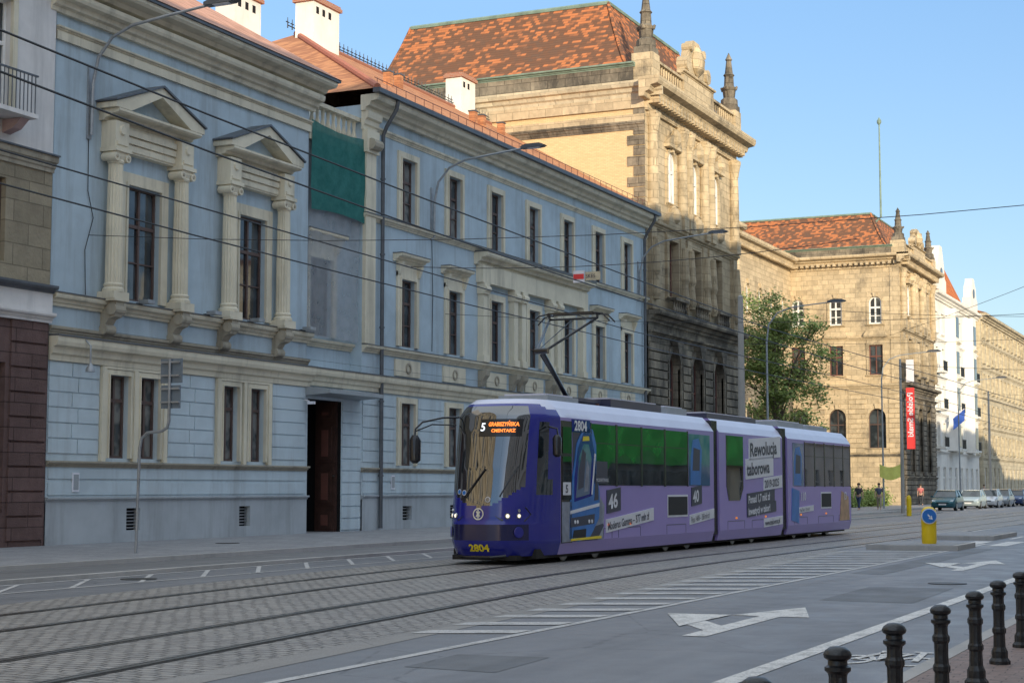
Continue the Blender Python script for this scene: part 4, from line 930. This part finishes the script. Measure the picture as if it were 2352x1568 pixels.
# ------------------------------------------------------------------ street furniture
def bollard(loc):
    R=root('bollard',loc,'black ornamental cast iron bollard on brick paved kerb','bollard','bollards along the kerb')
    kz=.89
    b=MB();b.lathe(0,0,[(r*.68,z*kz) for r,z in[(.13,0),(.13,.03),(.1,.06),(.1,.12),(.075,.16),(.07,.28),(.085,.3),(.085,.33),(.07,.35),(.067,.42),(.07,.5),(.085,.52),(.085,.55),(.068,.57),(.066,.62),(.072,.64)]],20,CASTB,.09);b.obj('shaft',R)
    b=MB();b.lathe(0,0,[(r*.72,z*kz) for r,z in[(.07,.64),(.09,.655),(.09,.675),(.068,.685),(.066,.71),(.092,.725),(.098,.745),(.085,.765),(.05,.785),(.01,.79)]],20,CASTB);b.obj('cap',R,smooth=True)
    return R
BO=None
for x,y in((6.75,1.97),(8.2,1.98),(9.75,2.02),(11.4,2.05),(13.0,2.08),(14.6,2.14),(16.2,2.17),(17.8,2.2)):
    if BO is None:BO=bollard((x,y,.12))
    else:copy_tree(BO,(x,y,.12),rz=random.uniform(0,3))
def street_lamp(x,base=None):
    y0=Y0 if base is None else base;o=(x,y0,11.4 if base is None else G)
    lab='grey curved bracket street lamp fixed to blue facade' if base is None else 'tall grey street lamp pole with curved arm'
    R=root('street_lamp',o,lab,'street lamp','street lamps')
    q=MB(FT(y0),o)
    if base is None:q.box(x-.08,x+.08,0,.06,10.9,12.9,GREYM);q.tube([(x,.12,11.0),(x,.14,12.4),(x,.3,13.1),(x,.75,13.6),(x,1.4,13.85),(x,2.6,13.98),(x,3.9,14.1)],[.05,.05,.045,.042,.04,.037,.035],10,GREYM)
    else:q.tube([(x,0,G),(x,0,3),(x,0,9.3),(x,.12,10.2),(x,.6,10.8),(x,1.3,11.05),(x,2.3,11.15),(x,3.5,11.25)],[.075,.065,.05,.042,.037,.034,.03,.028],10,GREYP)
    q.obj('bracket',R,smooth=True)
    z,dd=(14.1,0) if base is None else (11.25,-.45)
    q=MB(FT(y0),o);q.prof([(3.75+dd,z+.05),(3.75+dd,z-.03),(4.6+dd,z-.02),(4.72+dd,z+.04),(4.5+dd,z+.13),(3.95+dd,z+.12)],x-.14,x+.14,SLATE);q.box(x-.1,x+.1,4.0+dd,4.5+dd,z-.045,z-.025,TWH);q.obj('lamp_head',R)
for x in(35.,55.,77.5):street_lamp(x)
street_lamp(84.9,24.);street_lamp(119.,25.2);street_lamp(150.,25.)
for x,y in((66,19.75),(102.8,20.6),(140,20.9)):
    k=1. if x<90 else .65
    q=MB(ID,(x,y,0));q.lathe(x,y,[(.2*k,0),(.19*k,.5),(.11*k,9.5),(.05*k,9.55)],12,CONC);q.obj('catenary_mast',label='grey concrete catenary mast at the kerb',category='mast',group='catenary masts',smooth=True)
R=root('traffic_sign',(30.6,23.3,G),'back of grey traffic sign on bent steel pole','traffic sign')
q=MB(ID,(30.6,23.3,G));q.tube([(30.6,23.3,G),(30.6,23.25,2.5),(30.6,23.2,2.72),(30.6,23.05,2.84),(30.6,22.65,2.87),(30.6,22.5,2.95),(30.6,22.46,3.1),(30.6,22.46,4.5)],.035,10,GREYM);q.obj('pole',R,smooth=True)
q=MB(ID,(30.6,23.3,G));q.box(30.64,30.67,22.16,22.74,3.95,4.5,SIGNB);q.box(30.64,30.67,22.2,22.72,3.38,3.9,SIGNB)
for z in(3.5,3.8,4.1,4.4):q.box(30.58,30.64,22.2,22.7,z,z+.04,GREYM)
q.obj('sign_plate',R)
R=root('keep_right_bollard',(44.6,8.27,.13),'yellow traffic island bollard with blue arrow disc','traffic bollard')
YE=simple('yellow_plastic',(.88,.6,.01),.35,0,.05);o=(44.6,8.27,.13)
q=MB(ID,o);q.lathe(44.6,8.27,[(.18,.13),(.195,.2),(.195,.5),(.195,.62)],20,YE);q.obj('bollard_body',R,smooth=True)
q=MB(ID,o);q.lathe(44.6,8.27,[(.196,.622),(.2,.65),(.2,.9),(.18,1.02),(.11,1.09),(.03,1.11)],20,YE);
q.obj('sign_head',R,smooth=True)
q=MB(ID,o);q.cyl((44.41,8.225,.86),(44.385,8.215,.86),.205,.205,24,TWH);q.cyl((44.384,8.215,.86),(44.37,8.21,.86),.18,.18,24,TBL);q.obj('blue_disc',R)
q=MB(lambda a,b,c:(44.36+b,8.21-a,.86+c),o);k=.7071
def rot(p):return ((p[0]+p[1])*k,(-p[0]+p[1])*k)
for P in([(-.11,-.018),(.05,-.018),(.05,.018),(-.11,.018)],[(.03,-.06),(.12,0),(.03,.06)]):
    P=[rot(p) for p in P];q.prism(P,-.004,.002,TWH)
q.obj('arrow_mark',R)
for x,y,z in((100,25.2,G),(96,18.9,0)):
    R=root('yellow_post',(x,y,z),'small yellow post at the kerb','post');q=MB(ID,(x,y,z));q.lathe(x,y,[(.14,z),(.14,1.0),(.1,1.15),(.02,1.18)],12,YE);q.obj('post_body',R)
q=MB(T,(34.7,Y0,5));q.tube([(34.7,.04,5.45),(34.7,.3,5.5),(34.7,.5,5.3),(34.7,.5,4.85)],.025,8,GREYM);q.lathe(34.7,.5,[(.03,4.85),(.12,4.7),(.13,4.62)],12,GREYM);q.obj('wall_lantern',label='small gooseneck lamp on blue wall',category='wall lamp',smooth=True)
for x in(37.1,40.3,42.6,45.6):
    q=MB(T,(x,Y0,6.6));q.box(x-.16,x+.16,.3,.62,6.66,6.76,GREYM);q.box(x-.03,x+.03,.1,.3,6.62,6.7,BLK);q.obj('floodlight',label='small grey floodlight resting on facade ledge',category='floodlight',group='facade floodlights')
q=MB(T,(46.0,Y0,4.5));q.tube([(46.0,.05,4.45),(46.0,.25,4.4)],.02,6,TWH);q.box(45.95,46.05,.2,.45,4.3,4.39,TWH);q.obj('security_camera',label='white security camera beside gateway',category='camera')
for x,z in((34.75,1.75),(52.0,1.8)):
    q=MB(T,(x,Y0,z));q.box(x-.13,x+.13,.05,.08,z-.25,z+.25,TWH);q.box(x-.1,x+.1,.08,.085,z-.2,z+.2,GREYP);q.obj('wall_plaque',label='small white plaque on rusticated wall',category='plaque')
CB=simple('facade_cable_black',(.03,.03,.03),.6)
for pts in([(35.,.03,11.),(35.02,.03,9.5),(35.25,.04,8.8),(34.95,.03,7.9),(35.,.04,6.7)],[(55.,.03,11.),(55.1,.03,8.9),(55.05,.03,6.7)]):
    q=MB(T,(pts[0][0],Y0,9));q.tube(pts,.012,5,CB);q.obj('facade_cable',label='thin black cable running down blue facade',category='cable')
RED=simple('red_banner',(.75,.05,.05),.7,0,.08)
R=root('banner',(142.2,27.6,8),'tall red fabric banner hung from sandstone corner','banner')
q=MB(ID,(142.2,27.6,8));q.box(142.2,142.24,27.35,28.05,4.9,10.1,RED);q.obj('cloth',R)
textmesh('Polskie Smaki',.66,TWH,lambda a,b:(142.18,27.5+b,9.7-a),R,o=(142.2,27.6,8),bold=.015,sx=1.05)
q=MB(ID,(142.2,27.6,12));q.box(142.2,142.24,27.35,28.0,10.6,12.5,TWH);q.obj('white_banner',label='small white banner on sandstone corner',category='banner')
q=MB(ID,(118,24.5,3));nx=14
V=[(118+.02*sin(i),23.75+1.5*i/nx,z-.25*sin(pi*i/nx)) for z in(3.3,2.4) for i in range(nx+1)]
q.mesh(V,[(i,i+1,nx+2+i,nx+1+i) for i in range(nx)],simple('yellow_banner',(.8,.8,.2),.7));q.obj('yellow_banner',label='yellow fabric banner sagging between posts',category='banner')
R=root('flag',(163,28.2,8),'small blue flag on angled pole','flag');q=MB(ID,(163,28.2,8))
q.tube([(163,28.2,8.0),(163,26.6,9.2)],.04,6,TWH);q.obj('pole',R)
q=MB(ID,(163,28.2,8));V=[(163+.12*sin(j*.8+i),26.6+1.1*i/6,9.15-(i/6)*.9-j*.22) for j in range(6) for i in range(7)]
q.mesh(V,[(j*7+i,j*7+i+1,j*7+i+8,j*7+i+7) for j in range(5) for i in range(6)],simple('flag_blue',(.03,.1,.45),.7));q.obj('blue_cloth',R,smooth=True)
WIRE=simple('black_wire',(.01,.01,.012),.5)
def wire(nm,pts,r,lab):
    q=MB();q.tube(pts,r,5,WIRE);return q.obj(nm,label=lab,category='wire',group='overhead wires')
for off in(0,-3.4):
    for z,zz in((5.3,0),(5.62,1)):
        pts=[(x,YC(x)+off+.25*sin(x/7.),z+(.12*abs(sin((x-6)/34.*pi)) if zz else 0)) for x in range(-10,260,5)]
        wire('contact_wire',pts,.012,'black tram contact wire above the track')
def span(a,b,sag=.2,r=.009):
    P=[tuple(a[k]+(b[k]-a[k])*t/10-(sag*4*(t/10)*(1-t/10) if k==2 else 0) for k in range(3)) for t in range(11)]
    wire('span_wire',P,r,'thin steel span wire across the street')
span((35,28.4,8.3),(36,-7.9,8.3),.9);span((56,28.4,8.2),(57,-7.9,8.2),.9);span((66,19.7,9.2),(66,-7.9,8.6),.8);span((79,28.4,9.),(76,-7.9,9.),.7);span((102.8,20.6,9.2),(104,-7.9,9.2),.7,.015);span((60,-7.9,15),(142.5,30,14.5),.6,.016);span((140,20.9,9.3),(140,-7.9,9.3),.5);span((28,-7.9,13.2),(60,-7.9,13.5),.2);span((36,28.4,5.8),(77,28.3,6.0),.1,.005)
R=root('hanging_sign',(35.6,14.6,6.6),'red and white tramway section sign hanging on span wire','sign');o=(35.6,14.6,6.6)
q=MB(ID,o);q.box(35.6,35.62,14.42,14.7,6.38,6.66,TWH);q.box(35.59,35.6,14.43,14.69,6.46,6.58,RED);q.box(35.6,35.62,14.02,14.4,6.42,6.62,SANDL);q.obj('sign_plate',R)
textmesh('SKE5',.13,TDK,lambda a,b:(35.585,14.38-a,6.475+b),R,o=o,sx=.9)
span((35.6,19.,7.0),(35.6,8.,7.),.25)
# ------------------------------------------------------------------ trees
def leafm(name,c):
    n=N(name);a=n.mix(n.rng(n.noise(.9,det=3.),.35,.65),c,sc3(c,.5));a=n.mix(n.rng(n.noise(7.),.5,.7,0,.6),a,sc3((c[0]*1.3,c[1]*1.1,c[2]),1.3));return n.out(a,.6,spec=.3)
LEAF=leafm('green_foliage',(.24,.33,.085));BARK=plaster('bark',(.14,.11,.085),(.05,.05,.05),.5)
def tree(loc,h,rad,cz,rz,nleaf,label,name='street_tree'):
    R=root(name,loc,label,'tree');rd=random.Random(int(loc[0]*7));t=MB();tips=[]
    t.tube([(0,0,0),(.1,0,h*.25),(0,.1,h*.5),(.1,0,h*.8)],[.22,.17,.13,.04],9,BARK)
    for i in range(26):
        a=rd.uniform(0,2*pi);z0=rd.uniform(.28,.75)*h;q=rd.uniform(.55,1.);el=rd.uniform(-.75,1.)
        e=(cos(a)*rad*q,sin(a)*rad*q,cz+el*rz*.9*math.sqrt(max(.1,1-q*q*.6)));m=(e[0]*.45,e[1]*.45,z0+(e[2]-z0)*.6)
        t.tube([(0,0,z0),m,e],[.07,.045,.015],6,BARK);tips+=[e,m,((e[0]+m[0])/2,(e[1]+m[1])/2,(e[2]+m[2])/2)]
        for _ in range(3):
            f=tuple(e[k]+rd.gauss(0,.14)*rad for k in range(3));t.tube([m,f],[.03,.008],4,BARK);tips.append(f)
    t.obj('trunk',R);c=MB();per=nleaf//len(tips)
    for p in tips:
        s=rd.uniform(.35,.75)*rad/3.6
        for _ in range(int(per*rd.uniform(.4,1.5))):
            x,y,z=(p[0]+rd.gauss(0,s*.8),p[1]+rd.gauss(0,s*.8),p[2]+rd.gauss(0,s*.5))
            u=Vector((rd.gauss(0,1),rd.gauss(0,1),rd.gauss(0,.6))).normalized();w=u.orthogonal().normalized();l=rd.uniform(.09,.16)
            P=Vector((x,y,z));c.face([tuple(P-u*l),tuple(P+w*l*.5),tuple(P+u*l),tuple(P-w*l*.5)],LEAF)
    c.obj('crown',R);return R
tree((106,29.4,G),15.6,3.7,10.2,5.3,14500,'green leafy street tree before the sandstone building')
tree((116,31.5,G),8.5,2.4,5.8,2.6,4500,'smaller green tree in sandstone building forecourt')
for i,(x,y) in enumerate(((118,29),(121,29.2),(124.5,29),(128,29.3),(132,29),(136,29.2))):
    rd=random.Random(i);c=MB(ID,(x,y,G))
    for _ in range(1500):
        P=Vector((x+rd.uniform(-1.8,1.8),y+rd.gauss(0,.35),G+abs(rd.gauss(.6,.35))));u=Vector((rd.gauss(0,1),rd.gauss(0,1),rd.gauss(0,.6))).normalized();w=u.orthogonal().normalized();l=.11
        c.face([tuple(P-u*l),tuple(P+w*l*.5),tuple(P+u*l),tuple(P-w*l*.5)],LEAF)
    c.obj('hedge',label='clipped green hedge in front of sandstone building',category='hedge',group='hedges')
# ------------------------------------------------------------------ cars
TYRE=simple('tyre_rubber',(.02,.02,.02),.8);RIM=simple('alloy_rim',(.5,.5,.52),.3,.8);CGL=glassm('car_glass',(.02,.026,.03),(.06,.075,.08),.03)
CHL=simple('headlamp_lens',(.75,.77,.8),.1,.3);PLATE=simple('number_plate',(.8,.8,.8),.4)
def loft(mb,S,ringf,m,caps=True):
    V=[];n=None
    for s_ in S:
        r=ringf(s_);n=len(r);V+=[(s_[0],y,z) for y,z in r]
    k=len(S);F=[(i*n+j,i*n+(j+1)%n,(i+1)*n+(j+1)%n,(i+1)*n+j) for i in range(k-1) for j in range(n)]
    if caps:F+=[tuple(range(n)),tuple(range(k*n-1,(k-1)*n-1,-1))]
    mb.mesh(V,F,m)
def car(loc,col,label,h=1.45,L=4.2):
    P=simple('car_paint',col,.2,.3,.05,1.,.8);R=root('parked_car',loc,label,'car','cars parked along the street');k=L/4.2;dh=h-1.45
    b=MB();loft(b,[(0,.38,.55,.60,.55),(.07*k,.27,.66,.76,.68),(.3*k,.2,.76,.84,.76),(.9*k,.19,.92,.87,.80),(1.15*k,.19,.97,.87,.82),(2.6*k,.19,1.0,.875,.82),(3.6*k,.2,1.02,.87,.8),(4.05*k,.25,.98,.82,.74),(4.18*k,.38,.75,.74,.64)],lambda s_:[(-s_[3]*.93,s_[1]),(-s_[3],s_[1]+.15),(-s_[3],(s_[1]+s_[2])*.5+.1),(-s_[4],s_[2]),(s_[4],s_[2]),(s_[3],(s_[1]+s_[2])*.5+.1),(s_[3],s_[1]+.15),(s_[3]*.93,s_[1])],P)
    b.obj('body',R,smooth=True)
    g_=MB();loft(g_,[(1.0*k,.93,.95,.80,.76),(1.7*k,.96,1.38+dh,.81,.64),(2.2*k,.97,1.43+dh,.81,.62),(3.3*k,.98,1.42+dh,.80,.61),(4.0*k,.97,1.0,.74,.7)],lambda s_:[(-s_[3],s_[1]),(-s_[4],s_[2]),(s_[4],s_[2]),(s_[3],s_[1])],CGL);g_.obj('windows',R)
    r=MB();loft(r,[(1.66*k,1.38+dh,1.4+dh,.655,.63),(2.2*k,1.42+dh,1.45+dh,.645,.6),(3.3*k,1.41+dh,1.45+dh,.63,.59),(3.55*k,1.32+dh,1.36+dh,.64,.6)],lambda s_:[(-s_[3],s_[1]),(-s_[4],s_[2]),(s_[4],s_[2]),(s_[3],s_[1])],P)
    for s_ in(-1,1):
        r.tube([(1.02*k,s_*.8,.95),(1.7*k,s_*.65,1.4+dh)],.03,6,P);r.tube([(3.95*k,s_*.73,1.0),(3.4*k,s_*.62,1.4+dh)],.045,6,P);r.tube([(2.4*k,s_*.815,.98),(2.45*k,s_*.63,1.42+dh)],.03,6,P)
    r.obj('roof',R)
    for x in(.75*k,3.35*k):
        for s_ in(-1,1):
            w=MB();w.cyl((x,s_*.68,.31),(x,s_*.875,.31),.31,.31,20,TYRE);o_=w.obj('wheel',R);w=MB();w.cyl((x,s_*.876,.31),(x,s_*.885,.31),.2,.18,14,RIM);w.obj('rim',o_)
    for s_ in(-1,1):
        w=MB();w.mesh([(.03,s_*.45,.6),(.06,s_*.7,.62),(.2,s_*.76,.76),(.14,s_*.5,.7),(.2,s_*.48,.6),(.3,s_*.7,.65)],[(0,1,2,3),(0,4,5,1),(3,2,5,4)],CHL);w.obj('headlight',R)
        w=MB();w.box(1.15*k,1.28*k,s_*.95-.09,s_*.95+.07,.93,1.05,P);w.obj('wing_mirror',R)
    w=MB();w.box(-.012,.03,-.26,.26,.4,.5,PLATE);w.obj('number_plate',R);w=MB();w.box(.0,.05,-.42,.42,.52,.6,TYRE);w.obj('grille',R)
car((119,21.1,0),(.02,.11,.14),'dark teal hatchback parked facing the tram stop')
car((130.5,21.2,0),(.4,.48,.5),'pale silver green compact car parked at the kerb')
car((137.8,21.0,0),(.75,.76,.77),'white hatchback parked in the row',1.5)
car((145.,21.1,0),(.3,.33,.36),'silver estate car parked in the row',1.5,4.5)
car((152.5,20.9,0),(.03,.06,.16),'dark blue car parked in the row')
car((159.5,20.8,0),(.45,.47,.5),'light grey car parked in the row',1.55)
car((167,20.7,0),(.04,.04,.05),'black car parked in the row')
car((175,20.6,0),(.4,.4,.42),'silver car parked farther along the street')
# ------------------------------------------------------------------ people & statue
SKIN=simple('skin',(.55,.34,.25),.6);HAIR=simple('hair',(.05,.035,.02),.7)
def skinmesh(J,E,m,name,par,sub=1):
    me=bpy.data.meshes.new(name);me.from_pydata([j[0] for j in J],E,[]);ob=bpy.data.objects.new(name,me);C.objects.link(ob)
    md=ob.modifiers.new('s','SKIN')
    for i,j in enumerate(J):me.skin_vertices[0].data[i].radius=(j[1],j[1])
    me.skin_vertices[0].data[0].use_root=True;md.use_smooth_shade=True
    ms=ob.modifiers.new('u','SUBSURF');ms.levels=sub
    bpy.context.view_layer.update()
    m2=bpy.data.meshes.new_from_object(ob.evaluated_get(bpy.context.evaluated_depsgraph_get()));bpy.data.objects.remove(ob)
    m2.materials.clear();m2.materials.append(m);m2.name=name
    q=bpy.data.objects.new(name,m2);C.objects.link(q);q.parent=par;return q
def person(loc,rz,shirt,trous,label,stride=.25,scale=1.,stone_=None,cat='person',name='person'):
    R=root(name,loc,label,cat,rz=rz);R.scale=(scale,)*3;s=stride
    J=[((0,0,.95),.13),((0,0,1.15),.125),((0,0,1.38),.13),((0,0,1.5),.05),((.01,0,1.58),.075),((.01,0,1.67),.085),((.0,0,1.74),.05)]
    E=[(0,1),(1,2),(2,3),(3,4),(4,5),(5,6)]
    for g_ in(-1,1):
        b=len(J);f=g_*s
        J+=[((0,g_*.1,.88),.09),((f*.6,g_*.1,.5),.058),((f*1.1-.04,g_*.1,.09),.04),((f*1.1+.15,g_*.11,.04),.035)];E+=[(0,b),(b,b+1),(b+1,b+2),(b+2,b+3)]
        c=len(J);J+=[((0,g_*.19,1.42),.055),((-f*.35,g_*.24,1.16),.042),((-f*.6+.06,g_*.25,.92),.03),((-f*.65+.08,g_*.25,.84),.028)];E+=[(2,c),(c,c+1),(c+1,c+2),(c+2,c+3)]
        for k in range(4):
            d=len(J);J.append(((-f*.65+.05+.022*k,g_*.25,.78),.009));J.append(((-f*.65+.05+.022*k,g_*.245,.75-.004*abs(k-1.5)),.008));E+=[(c+3,d),(d,d+1)]
        d=len(J);J.append(((-f*.65+.13,g_*.24,.8),.009));E.append((c+3,d))
    skinmesh(J,E,stone_ or SKIN,'figure',R)
    h=MB();h.lathe(-.015,0,[(.07,1.64),(.1,1.68),(.098,1.74),(.06,1.79),(.01,1.8)],12,stone_ or HAIR);h.obj('hair',R,smooth=True)
    SM=stone_ or simple('shirt',shirt,.8);TM=stone_ or simple('trousers',trous,.8)
    JS=[((0,0,.95),.15),((0,0,1.15),.15),((0,0,1.4),.145),((0,0,1.46),.08)];ES=[(0,1),(1,2),(2,3)]
    JT=[((0,0,.97),.14)];ET=[]
    for g_ in(-1,1):
        f=g_*s;b=len(JS);JS+=[((0,g_*.19,1.42),.07),((-f*.3,g_*.235,1.2),.055)];ES+=[(2,b),(b,b+1)]
        b=len(JT);JT+=[((0,g_*.1,.86),.105),((f*.6,g_*.1,.5),.075),((f*1.1-.04,g_*.1,.14),.06)];ET+=[(0,b),(b,b+1),(b+1,b+2)]
    skinmesh(JS,ES,SM,'shirt',R);skinmesh(JT,ET,TM,'trousers',R)
    return R
person((108,24.5,G),2.9,(.05,.05,.06),(.04,.06,.12),'person in dark shirt and jeans walking on pavement')
person((110,23.6,G),3.3,(.08,.1,.15),(.35,.3,.23),'person in navy top and beige trousers walking')
person((138,26.2,G),.3,(.5,.15,.15),(.05,.05,.06),'person in red top walking on the pavement')
person((160,24.5,G),3.,(.4,.4,.4),(.05,.05,.06),'person in grey jacket beside parked cars')
R=person((117,36.9,22.8),-1.6,(0,0,0),(0,0,0),'weathered stone statue of draped figure on the parapet',.12,2.,SANDD,'statue','statue')
q=MB();q.lathe(0,0,[(.42,-.05),(.4,.1),(.32,.15),(.3,.6),(.2,1.1)],10,SANDD);q.obj('robe',R)
# ------------------------------------------------------------------ light, sky, camera
sd=Vector((-cos(BETA)*cos(ELEV),-sin(BETA)*cos(ELEV),sin(ELEV)))
l=bpy.data.lights.new('sun','SUN');l.energy=4.7;l.angle=radians(.5);l.color=(1,.84,.61)
lo=bpy.data.objects.new('sun',l);C.objects.link(lo);lo.rotation_euler=(-sd).to_track_quat('-Z','Y').to_euler();lo.location=(0,0,60)
W=bpy.data.worlds.new('World');SC.world=W;W.use_nodes=True;nt=W.node_tree
sk=nt.nodes.new('ShaderNodeTexSky');sk.sky_type='NISHITA';sk.sun_disc=False;sk.sun_elevation=ELEV;sk.sun_rotation=atan2(sd.x,sd.y);sk.altitude=100;sk.air_density=1.;sk.dust_density=.7;sk.ozone_density=1.5
bg=nt.nodes['Background'];bg.inputs[1].default_value=.14;nt.links.new(sk.outputs[0],bg.inputs[0])
# blue gradient added to the sky; unseen overhead part brightened to fill shade
tc=nt.nodes.new('ShaderNodeTexCoord');sp=nt.nodes.new('ShaderNodeSeparateXYZ');nt.links.new(tc.outputs['Generated'],sp.inputs[0])
cr=nt.nodes.new('ShaderNodeValToRGB');nt.links.new(sp.outputs[2],cr.inputs[0]);el=cr.color_ramp.elements
el[0].position=0.;el[0].color=(.06,.11,.24,1);el[1].position=.12;el[1].color=(.05,.12,.30,1)
for p_,c_ in((.28,(.05,.15,.36,1)),(.5,(.38,.47,.58,1)),(.8,(.88,.94,.97,1))):
    e_=el.new(p_);e_.color=c_
b2=nt.nodes.new('ShaderNodeBackground');b2.inputs[1].default_value=1.;nt.links.new(cr.outputs[0],b2.inputs[0])
ads=nt.nodes.new('ShaderNodeAddShader');nt.links.new(bg.outputs[0],ads.inputs[0]);nt.links.new(b2.outputs[0],ads.inputs[1]);nt.links.new(ads.outputs[0],nt.nodes['World Output'].inputs[0])
SC.view_settings.view_transform='Standard';SC.view_settings.look='None';SC.view_settings.exposure=0
f=3800.;th=math.atan(336/3800);a=math.atan(1744*cos(th)/3800)
cam=bpy.data.cameras.new('camera');co=bpy.data.objects.new('camera',cam);C.objects.link(co)
cam.sensor_width=36;cam.lens=3800/2352*36;cam.clip_end=6000;cam.clip_start=.1
co.location=(0,0,1.6);co.rotation_euler=Vector((cos(th)*cos(a),cos(th)*sin(a),sin(th))).to_track_quat('-Z','Y').to_euler()
SC.camera=co
